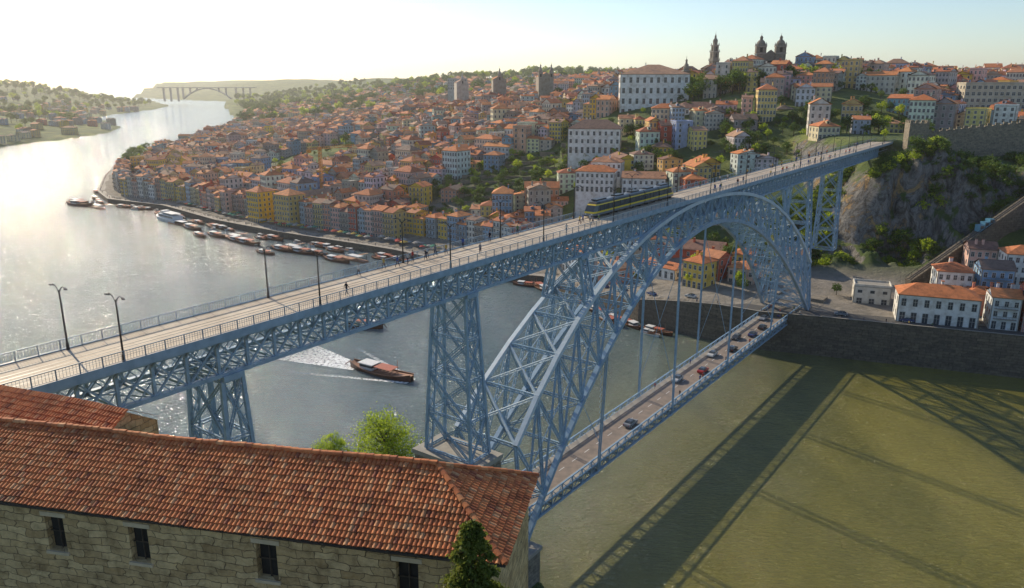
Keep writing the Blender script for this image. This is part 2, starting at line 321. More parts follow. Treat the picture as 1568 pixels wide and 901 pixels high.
# ------------------------------------------------------------------ the bridge
BR=empty('iron_arch_bridge')
S0,S1=-200,221; ZD=62
mb=MB()
TT=3.3; zt,zb=61.0,57.1
for t in (-TT,TT):
    mb.beam(B(S0,t,zt),B(S1-6,t,zt),.5,.5); mb.beam(B(S0,t,zb),B(S1-30,t,zb),.6,.45)
    mb.beam(B(S0,t*1.0,59.05),B(S1-6,t,59.05),.12,.14)
P=3.7; n=int((S1-30-S0)/P)
for i in range(n+1):
    s=S0+i*P
    for t in (-TT,TT):
        mb.beam(B(s,t,zb),B(s,t,zt),.34,.34)
        if i<n:
            mb.beam(B(s,t*1.01,zb),B(s+P,t*1.01,zt),.24,.2); mb.beam(B(s,t*.99,zt),B(s+P,t*.99,zb),.24,.2)
            h_=P/2; zm=(zt+zb)/2
            mb.beam(B(s,t*1.005,zm),B(s+h_,t*1.005,zt),.1,.1); mb.beam(B(s+h_,t*1.005,zt),B(s+P,t*1.005,zm),.1,.1); mb.beam(B(s,t*1.005,zm),B(s+h_,t*1.005,zb),.1,.1); mb.beam(B(s+h_,t*1.005,zb),B(s+P,t*1.005,zm),.1,.1)
        sg=1 if t>0 else -1
        mb.beam(B(s,t,60.2),B(s,t+sg*.95,61.35),.16,.2)
    mb.beam(B(s,-TT,zt),B(s,TT,zt),.25,.4); mb.beam(B(s,-TT,zb),B(s,TT,zb),.22,.3)
    if i<n: mb.beam(B(s,-TT,zb-.05),B(s+P,TT,zb-.05),.16,.14); mb.beam(B(s,TT,zb+.05),B(s+P,-TT,zb+.05),.16,.14)
mb.obj('upper_truss',[M['iron']],BR)
mb=MB()
def slab(mb,s0,s1,t0,t1,z0,z1,mat=0):
    mb.hexa([B(s0,t0,z0),B(s1,t0,z0),B(s1,t1,z0),B(s0,t1,z0),B(s0,t0,z1),B(s1,t0,z1),B(s1,t1,z1),B(s0,t1,z1)],mat)
slab(mb,S0,S1,-4.3,4.3,61.35,ZD,0)
slab(mb,S0,S1,-4.42,-4.3,61.2,ZD+.12,2); slab(mb,S0,S1,4.3,4.42,61.2,ZD+.12,2)
for tc in (-1.6,1.6):
    for o in (-.72,.72): slab(mb,S0,S1,tc+o-.05,tc+o+.05,ZD+.0,ZD+.012,1)
slab(mb,S0,S1,-.07,.07,ZD,ZD+.006,1)
mb.obj('upper_deck',[M['deck'],M['black'],M['iron']],BR)
mb=MB()
for t in (-4.25,4.25):
    for z,w in ((ZD+1.15,.09),(ZD+.2,.05),(ZD+.9,.03)): mb.beam(B(S0,t,z),B(S1,t,z),w,w)
    s=S0
    while s<S1:
        mb.beam(B(s,t,ZD),B(s,t,ZD+1.2),.1,.1); s+=2.1
    s=S0
    while s<60:
        mb.beam(B(s,t,ZD+.2),B(s,t,ZD+1.12),.025,.025); s+=.3
mb.obj('upper_railing',[M['lowiron']],BR)
def intr(s): return 10+44.6*(1-(s/86)**2)
def extr(s): return 61-.003*s*s-1.8e-7*s**4
def wz(z): return 3.75+4.3*(61-z)/51
mb=MB(); NP=24; st=[-86+172*i/NP for i in range(NP+1)]
for sg in (-1,1):
    for i in range(NP+1):
        s=st[i]; pi_=B(s,sg*wz(intr(s)),intr(s)); pe=B(s,sg*wz(extr(s)),extr(s))
        mb.lat(pi_,pe,.6,.2)
        if i<NP:
            s2=st[i+1]; qi=B(s2,sg*wz(intr(s2)),intr(s2)); qe=B(s2,sg*wz(extr(s2)),extr(s2))
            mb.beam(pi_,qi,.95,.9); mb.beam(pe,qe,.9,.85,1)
            mb.lat(pi_,qe,.5,.17); mb.lat(pe,qi,.5,.17)
            m1=(pi_+pe)/2; m2=(qi+qe)/2
            if abs(s)>30: mb.beam(m1,m2,.18,.18)
for i in range(NP+1):
    s=st[i]
    for fn,w in ((intr,.5),(extr,.55)):
        z=fn(s); a=B(s,-wz(z),z); c=B(s,wz(z),z); mb.lat(a,c,w,.2)
        if i<NP:
            s2=st[i+1]; z2=fn(s2); a2=B(s2,-wz(z2),z2); c2=B(s2,wz(z2),z2)
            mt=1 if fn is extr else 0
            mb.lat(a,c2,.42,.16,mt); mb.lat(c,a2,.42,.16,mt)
    zi,ze=intr(s),extr(s)
    if ze-zi>8 : mb.beam(B(s,-wz(zi),zi),B(s,wz(ze),ze),.2,.2); mb.beam(B(s,wz(zi),zi),B(s,-wz(ze),ze),.2,.2)
mb.obj('arch_ribs',[M['iron'],M['iron2']],BR)
def tower(mb,s0,z0,z1,a0,a1,b0,b1,n,w=.62):
    def c(i,u,v,k=0):
        f=i/n; z=z1+(z0-z1)*f; return B(s0+u*(a1+(a0-a1)*f-k),v*(b1+(b0-b1)*f-k),z)
    for u in (-1,1):
        for v in (-1,1):
            mb.beam(c(0,u,v),c(n,u,v),w*.7,w*.7)
            mb.beam(c(0,u,v,.7),c(n,u,v,.7),.22,.22)
            for q in range(n*5): mb.beam(c(q/5,u,v),c((q+1)/5,u,v,.7),.12,.12)
    for i in range(n+1):
        for (p,q) in (((-1,-1),(1,-1)),((1,-1),(1,1)),((1,1),(-1,1)),((-1,1),(-1,-1))):
            mb.lat(c(i,*p),c(i,*q),.4,.14)
            if i<n:
                mb.lat(c(i,*p),c(i+1,*q),.34,.12); mb.lat(c(i,*q),c(i+1,*p),.34,.12)
    mb.beam(c(0,-1,-1)+Vector((0,0,.35)),c(0,1,-1)+Vector((0,0,.35)),1.0,.7); mb.beam(c(0,-1,1)+Vector((0,0,.35)),c(0,1,1)+Vector((0,0,.35)),1.0,.7)
mb=MB()
tower(mb,-135.6,28,56.3,2.3,1.3,4.4,3.3,4)
tower(mb,-93.5,29.5,56.3,2.4,1.3,4.8,3.3,4)
tower(mb,88,13,56.3,3.2,1.5,6.2,3.3,6)
tower(mb,128,26,56.3,2.2,1.4,4.0,3.3,4)
for s in (-60,60): tower(mb,s,extr(s)+.3,56.4,1.6,1.3,wz(extr(s)),3.3,1,.5)
mb.obj('pier_towers',[M['iron']],BR)
mb=MB()
def sbox(mb,s0,s1,t0,t1,z0,z1,mat=0): slab(mb,s0,s1,t0,t1,z0,z1,mat)
sbox(mb,-97,-90,-6.4,-4.9,-3,28.5); sbox(mb,-97,-90,4.9,6.4,-3,28.5); sbox(mb,-96.9,-90.1,-4.9,4.9,17,28.2); sbox(mb,-97.3,-89.8,-6.7,6.7,28.5,29.3,1)
sbox(mb,-89,-83.5,-10,-6,-3,9.2); sbox(mb,-89,-83.5,6,10,-3,9.2); sbox(mb,-89.2,-83.2,-10.3,-5.7,9.2,9.9,1); sbox(mb,-89.2,-83.2,5.7,10.3,9.2,9.9,1)
sbox(mb,83.5,94,-10,-5.6,-3,10.0); sbox(mb,83.5,94,5.6,10,-3,10.0); sbox(mb,83.2,94.3,-10.4,-5.3,10.0,10.8,1); sbox(mb,83.2,94.3,5.3,10.4,10.0,10.8,1)
sbox(mb,94,100,-10,-5.4,-3,14.3); sbox(mb,94,100,5.4,10,-3,14.3)
mb.obj('masonry_piers',[M['stone'],M['trim']],BR)
mb=MB(); L0,L1=-112,102
slab(mb,L0,L1,-4.4,4.4,11.3,12.0,0)
slab(mb,L0,L1,-4.4,-2.9,12.0,12.13,1); slab(mb,L0,L1,2.9,4.4,12.0,12.13,1)
mb2=MB(); n=58; P=(L1-L0)/n
for t in (-4.5,4.5):
    mb2.beam(B(L0,t,13.3),B(L1,t,13.3),.3,.22); mb2.beam(B(L0,t,9.9),B(L1,t,9.9),.45,.4); mb2.beam(B(L0,t,11.9),B(L1,t,11.9),.22,.35)
    for i in range(n+1):
        s=L0+i*P; mb2.beam(B(s,t,9.9),B(s,t,13.3),.2,.2)
        if i<n:
            mb2.beam(B(s,t*1.005,9.9),B(s+P,t*1.005,13.3),.15,.13); mb2.beam(B(s,t*.995,13.3),B(s+P,t*.995,9.9),.15,.13)
for i in range(n+1): s=L0+i*P; mb2.beam(B(s,-4.5,10.4),B(s,4.5,10.4),.3,.7)
for s in (-54,-18,18,54):
    for t in (-4.6,4.6):
        z=intr(s); sg=1 if t>0 else -1
        mb2.beam(B(s-.35,t,10),B(s-.35,wz(z)*sg,z),.22,.22); mb2.beam(B(s+.35,t,10),B(s+.35,wz(z)*sg,z),.22,.22)
        k=13.5
        while k<z-1: mb2.beam(B(s-.35,t,k),B(s+.35,t,k+1),.08,.08); k+=1.2
    mb2.beam(B(s,-4.6,9.8),B(s,4.6,9.8),.5,.9)
    z=intr(s)
    mb2.beam(B(s,-4.6,16.5),B(s,4.6,z-4),.1,.1); mb2.beam(B(s,4.6,16.5),B(s,-4.6,z-4),.1,.1)
mb.obj('lower_deck_road',[M['road2'],M['pave']],BR); mb2.obj('lower_deck_girders',[M['iron']],BR)
mb=MB()
s=L0
while s<L1: slab(mb,s,s+2,-.07,.07,12.004,12.008); s+=5
mb.obj('lane_marking',[M['white']],BR)
# ------------------------------------------------------------------ street lamps
mb=MB()
mb.cyl((0,0,0),(0,0,.8),.18,.14,8); mb.cyl((0,0,.8),(0,0,6.3),.11,.07,8)
for sg in (-1,1):
    pr=Vector((0,0,6.0))
    for k in range(1,6):
        a=k/5; p=Vector((0,sg*(1.25*a),6.0+.75*math.sin(a*1.9))); mb.beam(pr,p,.07,.07); pr=p
    mb.hexa([(-.13,pr.y-.1,pr.z-.16),(.13,pr.y-.1,pr.z-.16),(.13,pr.y+sg*.5+.1,pr.z-.2),(-.13,pr.y+sg*.5+.1,pr.z-.2),(-.08,pr.y-.1,pr.z+.02),(.08,pr.y-.1,pr.z+.02),(.08,pr.y+sg*.5+.1,pr.z-.08),(-.08,pr.y+sg*.5+.1,pr.z-.08)])
lamp=mb.mesh('street_lamp',[M['black']])
s=-147.5
while s<215:
    for t in (-4.05,4.05): add('street_lamp',lamp,B(s-(1.5 if t>0 else 0),t,ZD),BROT)
    s+=24.3
# ------------------------------------------------------------------ tram
mb=MB()
def sect(x0,x1,nose0=0,nose1=0):
    prof=[(1.2,.3),(1.28,.5),(1.3,.95),(1.3,1.3),(1.24,2.45),(1.2,2.68),(1.05,3.05),(.75,3.3)]
    nose=[0,-.1,.05,.16,1.0,1.25,1.7,2.3]
    rows=[]
    for (hw,z),ns in zip(prof,nose):
        a=x0+(ns*nose0); b_=x1-(ns*nose1)
        ta=.8 if nose0 else 1; tb=.8 if nose1 else 1
        rows.append([(a,-hw*ta,z),(a+1.1*nose0+.001,-hw,z),(b_-1.1*nose1-.001,-hw,z),(b_,-hw*tb,z),(b_,hw*tb,z),(b_-1.1*nose1-.001,hw,z),(a+1.1*nose0+.001,hw,z),(a,hw*ta,z)])
    mats=[1,3,0,2,0,1,3]
    for r in range(len(rows)-1):
        for i in range(8):
            j=(i+1)%8; mb.poly([rows[r][i],rows[r][j],rows[r+1][j],rows[r+1][i]],mats[r])
    mb.poly(rows[-1],3); mb.poly(list(reversed(rows[0])),1)
    x=x0+2.4
    while x<x1-1.5:
        for sg in (-1,1): mb.beam((x,sg*1.315,1.3),(x,sg*1.255,2.5),.09,.06,1)
        x+=1.6
    mb.box(((x0+x1)/2,0,3.42),((x1-x0)*.5,1.3,.25),0,1)
    for xx in (x0+1.6,x1-1.6): mb.cyl((xx,-1.1,.33),(xx,1.1,.33),.33,.33,10,1)
sect(0,8,1,0); sect(8.4,15,0,0); sect(15.4,22,0,0); sect(22.4,29,0,0); sect(29.4,37.5,0,1)
for x in (8,15,22,29): mb.box((x+.2,0,1.75),(.45,2.2,2.6),0,1)
mb.box((18.5,0,4.1),(1.8,1.2,.06),0,1); mb.beam((17.9,0,3.5),(18.9,0,4.1),.06,.06,1)
for sg in (-.7,.7): mb.box((-.02,sg,.78),(.12,.3,.18),0,4)
add('metro_tram',mb.mesh('metro_tram',[M['yellow'],M['black'],M['glass'],pmat('tram_grey',(.2,.21,.22),None,1,.35),M['white']]),B(-49.5,2.0,ZD),BROT)
# ------------------------------------------------------------------ cars
mb=MB()
pf=[(-2.1,.35),(-2.15,.75),(-1.95,1.0),(-1.55,1.05),(-1.0,1.46),(.35,1.48),(1.0,1.02),(1.9,.88),(2.12,.65),(2.1,.35)]
def wd(z): return .86 if z<1.06 else .66
for (a,b_) in zip(pf[:-1],pf[1:]):
    g=(a[1]>1.0 and b_[1]>1.0 and a[1]!=b_[1])
    mb.poly([(a[0],-wd(a[1]),a[1]),(b_[0],-wd(b_[1]),b_[1]),(b_[0],wd(b_[1]),b_[1]),(a[0],wd(a[1]),a[1])][::-1],1 if g else 0)
for sg in (-1,1):
    mb.poly([(p[0],sg*.86,p[1]) for p in (pf[0],pf[1],pf[2],pf[3],pf[6],pf[7],pf[8],pf[9])],0)
    mb.poly([(-1.55,sg*.86,1.05),(-1.0,sg*.66,1.46),(.35,sg*.66,1.48),(1.0,sg*.86,1.02)],1)
    mb.beam((-.3,sg*.87,1.04),(-.3,sg*.67,1.47),.08,.05,0)
    for xx in (-1.3,1.3): mb.cyl((xx,sg*.7,.32),(xx,sg*.9,.32),.32,.32,12,2); mb.cyl((xx,sg*.905,.32),(xx,sg*.91,.32),.18,.18,8,3)
    mb.box((2.08,sg*.6,.68),(.1,.35,.14),0,3); mb.box((-2.13,sg*.62,.78),(.06,.25,.14),0,4)
mb.poly([(-2.1,-.86,.35),(-2.1,.86,.35),(2.1,.86,.35),(2.1,-.86,.35)],2)
car=mb.mesh('car',[M['paint'],M['glass'],M['rubber'],M['white'],pmat('tail_light',(.4,.02,.02),None,3,.3)])
cc=[(.03,.03,.035),(.5,.5,.5),(.25,.26,.28),(.45,.03,.03),(.05,.08,.2),(.55,.55,.53)]
for s,t in ((-34,-1.5),(-2,1.5),(8,-1.5),(22,1.5),(30,-1.5),(41,1.5),(47,-1.5),(56,-1.5),(66,1.5),(73,-1.5)):
    add('car',car,B(s,t,12.0),BROT+(0 if t<0 else math.pi),color=random.choice(cc))
# ------------------------------------------------------------------ people
def person_mesh(ph):
    sw=.32*ph
    V=[(0,0,.95,.14,.10),(0,0,1.18,.13,.095),(0,0,1.38,.16,.105),(0,0,1.52,.055,.055),(0,.015,1.6,.07,.085),(0,.015,1.69,.075,.09),(0,0,1.76,.045,.05)]
    E=[(0,1),(1,2),(2,3),(3,4),(4,5),(5,6)]
    for sg in (-1,1):
        k=len(V); q=sg*sw
        V+= [(sg*.18,0,1.42,.06,.06),(sg*.22,-q*.4-.02,1.14,.043,.043),(sg*.22,-q*.9+.05,.9,.03,.03),(sg*.22,-q*1.0+.07,.82,.036,.02),(sg*.22,-q*1.05+.09,.74,.018,.014),(sg*.19,-q*1.0+.11,.8,.012,.012)]
        E+= [(2,k),(k,k+1),(k+1,k+2),(k+2,k+3),(k+3,k+4),(k+3,k+5)]
        k=len(V)
        V+= [(sg*.1,0,.88,.1,.1),(sg*.1,q*.55+.03,.49,.062,.065),(sg*.1,q*1.0-.06*(1 if q<0 else 0),.09+(.05 if q<0 else 0),.042,.045),(sg*.11,q*1.0+.14,.035+(.02 if q<0 else 0),.045,.03)]
        E+= [(0,k),(k,k+1),(k+1,k+2),(k+2,k+3)]
    me=bpy.data.meshes.new('p'); me.from_pydata([v[:3] for v in V],E,[])
    o=bpy.data.objects.new('p',me); sc.collection.objects.link(o)
    o.modifiers.new('s','SKIN')
    for i,v in enumerate(V): me.skin_vertices[0].data[i].radius=(v[3],v[4])
    me.skin_vertices[0].data[0].use_root=True
    su=o.modifiers.new('u','SUBSURF'); su.levels=1; su.render_levels=1
    dg=bpy.context.evaluated_depsgraph_get(); r=bpy.data.meshes.new_from_object(o.evaluated_get(dg)); bpy.data.objects.remove(o)
    r.name='pedestrian'
    r.materials.clear()
    for mm in ('canvas','denim','skin','hair','black'): r.materials.append(M[mm])
    for p in r.polygons:
        c=p.center; p.use_smooth=True
        if abs(c.x)>.17 and c.z<1.05: p.material_index=2
        elif c.z<.1: p.material_index=4
        elif c.z<.95: p.material_index=1
        elif c.z<1.5: p.material_index=0
        elif c.z>1.68 or (c.y<-.01 and c.z>1.58): p.material_index=3
        else: p.material_index=2
    return r
PM=[person_mesh(1),person_mesh(.6),person_mesh(.15),person_mesh(-.9)]
pc=[(.03,.03,.04),(.5,.5,.48),(.4,.05,.04),(.05,.1,.3),(.12,.2,.1),(.5,.35,.1),(.2,.2,.22)]
plist=[(-88.9,-1.6),(-96,3.2),(-97,2.6),(-99,3.4),(-100.5,3),(-103,2.7),(-105,3.5),(-94,3.3),(-92,2.8),(-87,3.5),(-54,-1),(-55,0),(-53,-2.4),(-57,-.5),(-56,-2.8),(-110,3.4),(-80,3.4),(-72,3.3),(-118,-3),(-66,-3.2)]
for i in range(56): plist.append((random.uniform(-8,205),random.choice((-1,1))*random.uniform(2.6,3.7)))
for s,t in plist:
    add('pedestrian',random.choice(PM),B(s,t,ZD+.01),BROT-math.pi/2+random.choice((0,math.pi))+random.uniform(-.3,.3),random.uniform(.95,1.08),color=random.choice(pc))
for i in range(14):
    add('pedestrian',random.choice(PM),B(random.uniform(-60,95),random.choice((-3.6,3.6)),12.14),BROT-math.pi/2+random.choice((0,math.pi)),1,color=random.choice(pc))
# ------------------------------------------------------------------ foreground stone warehouse with tiled hip roof
WH=empty('stone_warehouse')
Fc=Vector((-.3,30.0)); el=Vector((-.979,.204)); nn=Vector((.204,.979)); LEN,DEP=52,8.4; ZE,ZR=67.3,69.6; HI=4.4
def W(a,b_,z): p=Fc+el*a+nn*b_; return Vector((p.x,p.y,z))
def sag(p):   # old roofs are never straight
    k=math.sin(p.x*.33+p.y*.1)*.05+math.sin(p.x*.9+1+p.y*.7)*.022
    return Vector((p.x,p.y,p.z+k))
mb=MB()
def tiled(mb,pa,ua,va,wid,lenv,keep,up):
    cw=.235; rows=int(lenv/.36); rl=lenv/rows; ncol=int(wid/cw); sub=5
    for r in range(rows):
        ro=random.uniform(-.02,.02)
        for c in range(ncol):
            am=(c+.5)*cw; vm=(r+.5)*rl
            if not keep(am,vm): continue
            tn=min(1,max(0,random.gauss(.52,.24))); jl=random.uniform(-.02,.02)+ro; jz=random.uniform(-.01,.018)
            prev=None
            for k in range(sub+1):
                f=k/sub; hgt=.085*math.sin(math.pi*f)**.7 if 0<f<1 else 0
                lo=sag(pa+ua*((c+f)*cw)+va*(r*rl-.03+jl)+up*(hgt+.05+jz)); hi=sag(pa+ua*((c+f)*cw)+va*((r+1)*rl)+up*(hgt*.85+jz))
                bt=lo-up*.05
                if prev: mb.poly([prev[0],lo,hi,prev[1]],0,tn); mb.poly([prev[2],bt,lo,prev[0]],0,tn*.6)
                prev=(lo,hi,bt)
half=DEP/2; sl=math.hypot(half,ZR-ZE); 
va=(W(0,half,ZR)-W(0,0,ZE)).normalized(); ua=Vector((*el,0)); up=ua.cross(va); up=up if up.z>0 else -up
tiled(mb,W(0,0,ZE),ua,va,LEN,sl,lambda a,v:a>HI*v/sl-.05,up)
va2=(W(0,half,ZR)-W(0,DEP,ZE)).normalized(); up2=ua.cross(va2); up2=up2 if up2.z>0 else -up2
tiled(mb,W(0,DEP,ZE),ua,va2,LEN,sl,lambda a,v:a>HI*v/sl-.05,up2)
va3=(W(HI,half,ZR)-W(0,half,ZE)).normalized(); sl3=(W(HI,half,ZR)-W(0,half,ZE)).length; ub=Vector((*nn,0)); up3=ub.cross(va3); up3=up3 if up3.z>0 else -up3
tiled(mb,W(0,0,ZE),ub,va3,DEP,sl3,lambda a,v:half*v/sl3-.05<a<DEP-half*v/sl3+.05,up3)
def caps(mb,p,q,r=.15):
    n=int((q-p).length/.42); d=(q-p)/n
    for i in range(n):
        jj=Vector((random.uniform(-.02,.02),random.uniform(-.02,.02),random.uniform(-.01,.02)))
        a=sag(p+d*i)+jj; b_=sag(p+d*(i+1.12))+jj; k=random.gauss(.5,.2)
        ax=d.normalized(); sd=ax.cross(Vector((0,0,1))).normalized(); u=sd.cross(ax)
        pr=None
        for j in range(7):
            th=math.pi*j/6; o1=sd*(r*1.1*math.cos(th))+u*(r*1.0*math.sin(th)); o2=sd*(r*.88*math.cos(th))+u*(r*.82*math.sin(th))
            if pr: mb.poly([pr[0],a+o1,b_+o2,pr[1]],0,k)
            pr=(a+o1,b_+o2)
uz=Vector((0,0,.07))
caps(mb,W(0,0,ZE)+uz,W(HI,half,ZR)+uz); caps(mb,W(0,DEP,ZE)+uz,W(HI,half,ZR)+uz); caps(mb,W(HI,half,ZR)+uz,W(LEN,half,ZR)+uz,.17)
mb.obj('tiled_roof',[M['tile']],WH,tint=True)
mb=MB()
for q in ([W(0,0,ZE),W(LEN,0,ZE),W(LEN,half,ZR),W(HI,half,ZR)],[W(LEN,DEP,ZE),W(0,DEP,ZE),W(HI,half,ZR),W(LEN,half,ZR)],[W(0,DEP,ZE),W(0,0,ZE),W(HI,half,ZR)]):
    mb.poly([p-Vector((0,0,.09)) for p in q],0)
mb.obj('roof_boards',[M['bark']],WH)
wins=[4.8,12.0,19.05,23.95,31,38]; o_=.42; zt_=ZE-.2; z0=38; wt,wb=66.55,64.55; hw=.55
mb=MB()
cuts=[o_]+[c for w_ in wins for c in (w_-hw,w_+hw)]+[LEN-.4]
for i in range(len(cuts)-1):
    a,b_=cuts[i],cuts[i+1]
    if i%2==0: mb.poly([W(a,o_,z0),W(b_,o_,z0),W(b_,o_,zt_),W(a,o_,zt_)],0)
    else:
        mb.poly([W(a,o_,wt),W(b_,o_,wt),W(b_,o_,zt_),W(a,o_,zt_)],0); mb.poly([W(a,o_,z0),W(b_,o_,z0),W(b_,o_,wb),W(a,o_,wb)],0)
        for (p,q) in ((( a,wb),(a,wt)),((b_,wb),(b_,wt)),((a,wt),(b_,wt)),((a,wb),(b_,wb))):
            mb.poly([W(p[0],o_,p[1]),W(q[0],o_,q[1]),W(q[0],o_+.45,q[1]),W(p[0],o_+.45,p[1])],0)
        mb.poly([W(a,o_+.4,wb),W(b_,o_+.4,wb),W(b_,o_+.4,wt),W(a,o_+.4,wt)],2)
        mb.box(W((a+b_)/2,o_-.02,wb-.09),(1.35,.2,.16),math.atan2(el.y,el.x),1); mb.box(W((a+b_)/2,o_-.0,wt+.13),(1.5,.1,.24),math.atan2(el.y,el.x),1)
        mb.beam(W((a+b_)/2,o_+.3,wb),W((a+b_)/2,o_+.3,wt),.06,.06,3); mb.beam(W(a,o_+.3,(wb+wt)/2),W(b_,o_+.3,(wb+wt)/2),.06,.06,3)
for (p,q) in (((o_,o_),(o_,DEP-o_)),((LEN-.4,o_),(LEN-.4,DEP-o_)),((o_,DEP-o_),(LEN-.4,DEP-o_))):
    mb.poly([W(p[0],p[1],z0),W(q[0],q[1],z0),W(q[0],q[1],zt_),W(p[0],p[1],zt_)],0)
mb.box(W(LEN/2,.2,ZE-.2),(LEN-.6,.1,.1),math.atan2(el.y,el.x),3)
mb.obj('stone_walls',[M['warm'],pmat('pale_lintel_stone',(.66,.52,.34),(.5,.4,.26),2,.85,.3,.03),M['dark'],M['bark']],WH)
# neighbouring lower roof behind, at the left
mb=MB(); NZ=67.15
def W2(a,b_,z): p=Vector((-24.5,41.4))+Vector((-.93,.36))*a+Vector((.36,.93))*b_; return Vector((p.x,p.y,z))
u2=Vector((-.93,.36,0)); v2=(W2(0,2.6,NZ+1.6)-W2(0,0,NZ)).normalized(); up4=u2.cross(v2); up4=up4 if up4.z>0 else -up4
tiled(mb,W2(0,0,NZ),u2,v2,22,3.05,lambda a,v:True,up4)
mb.poly([W2(0,5.2,NZ),W2(22,5.2,NZ),W2(22,2.6,NZ+1.6),W2(0,2.6,NZ+1.6)],0)
NB=empty('neighbour_stone_house'); mb.obj('tiled_roof',[M['tile']],NB,tint=True)
mb=MB(); mb.hexa([W2(.3,.3,40),W2(21.7,.3,40),W2(21.7,4.9,40),W2(.3,4.9,40),W2(.3,.3,NZ-.1),W2(21.7,.3,NZ-.1),W2(21.7,4.9,NZ-.1),W2(.3,4.9,NZ-.1)],0); mb.poly([W2(.3,.3,NZ-.1),W2(.3,4.9,NZ-.1),W2(.3,2.6,NZ+1.4)],0)
mb.obj('stone_walls',[M['warm']],NB)
# ------------------------------------------------------------------ houses
def house(name,w,d,fl,fh=3.0,roof='gable',rh=None,win=(1.0,1.6),sp=2.3,base=8,dormer=False,balc=False,chim=True,granite=True):
    mb=MB(); Ht=fl*fh+.4; x,y=w/2,d/2
    for a,b_ in (((-x,-y),(x,-y)),((x,-y),(x,y)),((x,y),(-x,y)),((-x,y),(-x,-y))):
        mb.poly([(*a,-base),(*b_,-base),(*b_,Ht),(*a,Ht)],0)
    mb.box((0,0,Ht-.12),(w+.3,d+.3,.22),0,4)
    if granite:
        for sx in (-1,1): mb.box((sx*(x-.1),-y-.02,Ht/2-base/2-.12),(.35,.08,Ht+base-.3),0,4)
    for f in range(fl):
        zc=f*fh+fh*.5+.1
        for side in range(4):
            Lh=w if side%2==0 else d; n=max(1,int(Lh/sp)) if side%2==0 else max(1,int(Lh/(sp*1.5)))
            for i in range(n):
                c=(i+.5)*Lh/n-Lh/2; ww,wh=win; zz=zc
                if f==0 and side==0: wh=fh*.75; zz=fh*.38+.05; ww=win[0]*1.2
                hh=wh/2; h_=ww/2
                for off,e,mt in ((.03,.16,3),(.06,0,2)):
                    H2=h_+e; V2=hh+e
                    if side==0: q=[(c-H2,-y-off,zz-V2),(c+H2,-y-off,zz-V2),(c+H2,-y-off,zz+V2),(c-H2,-y-off,zz+V2)]
                    elif side==2: q=[(c+H2,y+off,zz-V2),(c-H2,y+off,zz-V2),(c-H2,y+off,zz+V2),(c+H2,y+off,zz+V2)]
                    elif side==1: q=[(x+off,c-H2,zz-V2),(x+off,c+H2,zz-V2),(x+off,c+H2,zz+V2),(x+off,c-H2,zz+V2)]
                    else: q=[(-x-off,c+H2,zz-V2),(-x-off,c-H2,zz-V2),(-x-off,c-H2,zz+V2),(-x-off,c+H2,zz+V2)]
                    mb.poly(q,mt)
                if side==0 and wh>1.2:
                    mb.box((c,-y-.075,zz+wh*.08),(.07,.02,wh*.98),0,3); mb.box((c,-y-.075,zz+wh*.1),(ww,.02,.07),0,3)
        if balc and f>0: 
            mb.box((0,-y-.4,f*fh+.12),(w*.8,.8,.12),0,4); mb.box((0,-y-.78,f*fh+1.05),(w*.8,.05,.06),0,5)
            k=-w*.4
            while k<w*.4: mb.box((k,-y-.78,f*fh+.6),(.05,.05,.9),0,5); k+=.4
    ov=.4; X_,Y_=x+ov,y+ov; rh=rh or min(d,w)*.24; zr=Ht+rh; zb_=Ht-.02; zf=Ht+.14
    if roof=='gable':
        mb.poly([(-X_,-Y_,zf),(X_,-Y_,zf),(X_,0,zr+.14),(-X_,0,zr+.14)],1); mb.poly([(X_,Y_,zf),(-X_,Y_,zf),(-X_,0,zr+.14),(X_,0,zr+.14)],1)
        for sx in (-1,1): mb.poly([(sx*x,-y,Ht-.3),(sx*x,y,Ht-.3),(sx*x,0,zr)],0)
    elif roof=='gablef':
        mb.poly([(-X_,-Y_,zf),(-X_,Y_,zf),(0,Y_,zr+.14),(0,-Y_,zr+.14)][::-1],1); mb.poly([(X_,Y_,zf),(X_,-Y_,zf),(0,-Y_,zr+.14),(0,Y_,zr+.14)][::-1],1)
        for sy in (-1,1): mb.poly([(-x,sy*y,Ht-.3),(x,sy*y,Ht-.3),(0,sy*y,zr)],0)
    elif roof=='hip':
        k=max(0,x-min(x,y)); l=max(0,y-min(x,y)); r1=(-k,-l,zr+.14); r2=(k,-l,zr+.14); r3=(k,l,zr+.14); r4=(-k,l,zr+.14)
        mb.poly([(-X_,-Y_,zf),(X_,-Y_,zf),r2,r1],1); mb.poly([(X_,-Y_,zf),(X_,Y_,zf),r3,r2],1); mb.poly([(X_,Y_,zf),(-X_,Y_,zf),r4,r3],1); mb.poly([(-X_,Y_,zf),(-X_,-Y_,zf),r1,r4],1)
    if roof!='flat':
        for a,b_ in (((-X_,-Y_),(X_,-Y_)),((X_,-Y_),(X_,Y_)),((X_,Y_),(-X_,Y_)),((-X_,Y_),(-X_,-Y_))):
            mb.poly([(*a,zb_),(*b_,zb_),(*b_,zf),(*a,zf)],1)
        mb.poly([(-X_,-Y_,zb_),(X_,-Y_,zb_),(X_,Y_,zb_),(-X_,Y_,zb_)],4)
    else:
        mb.box((0,-y+.15,Ht+.35),(w,.3,.7),0,0); mb.box((0,y-.15,Ht+.35),(w,.3,.7),0,0); mb.box((-x+.15,0,Ht+.35),(.3,d-.6,.7),0,0); mb.box((x-.15,0,Ht+.35),(.3,d-.6,.7),0,0); mb.poly([(-x,-y,Ht+.1),(x,-y,Ht+.1),(x,y,Ht+.1),(-x,y,Ht+.1)],4)
    if chim and roof!='flat':
        for q in range(random.choice((1,1,2))):
            cx,cy=random.uniform(-x*.7,x*.7),random.uniform(-y*.5,y*.6); mb.box((cx,cy,zr+.1),(.7,.9,1.8),0,0); mb.box((cx,cy,zr+1.1),(.9,1.1,.16),0,1)
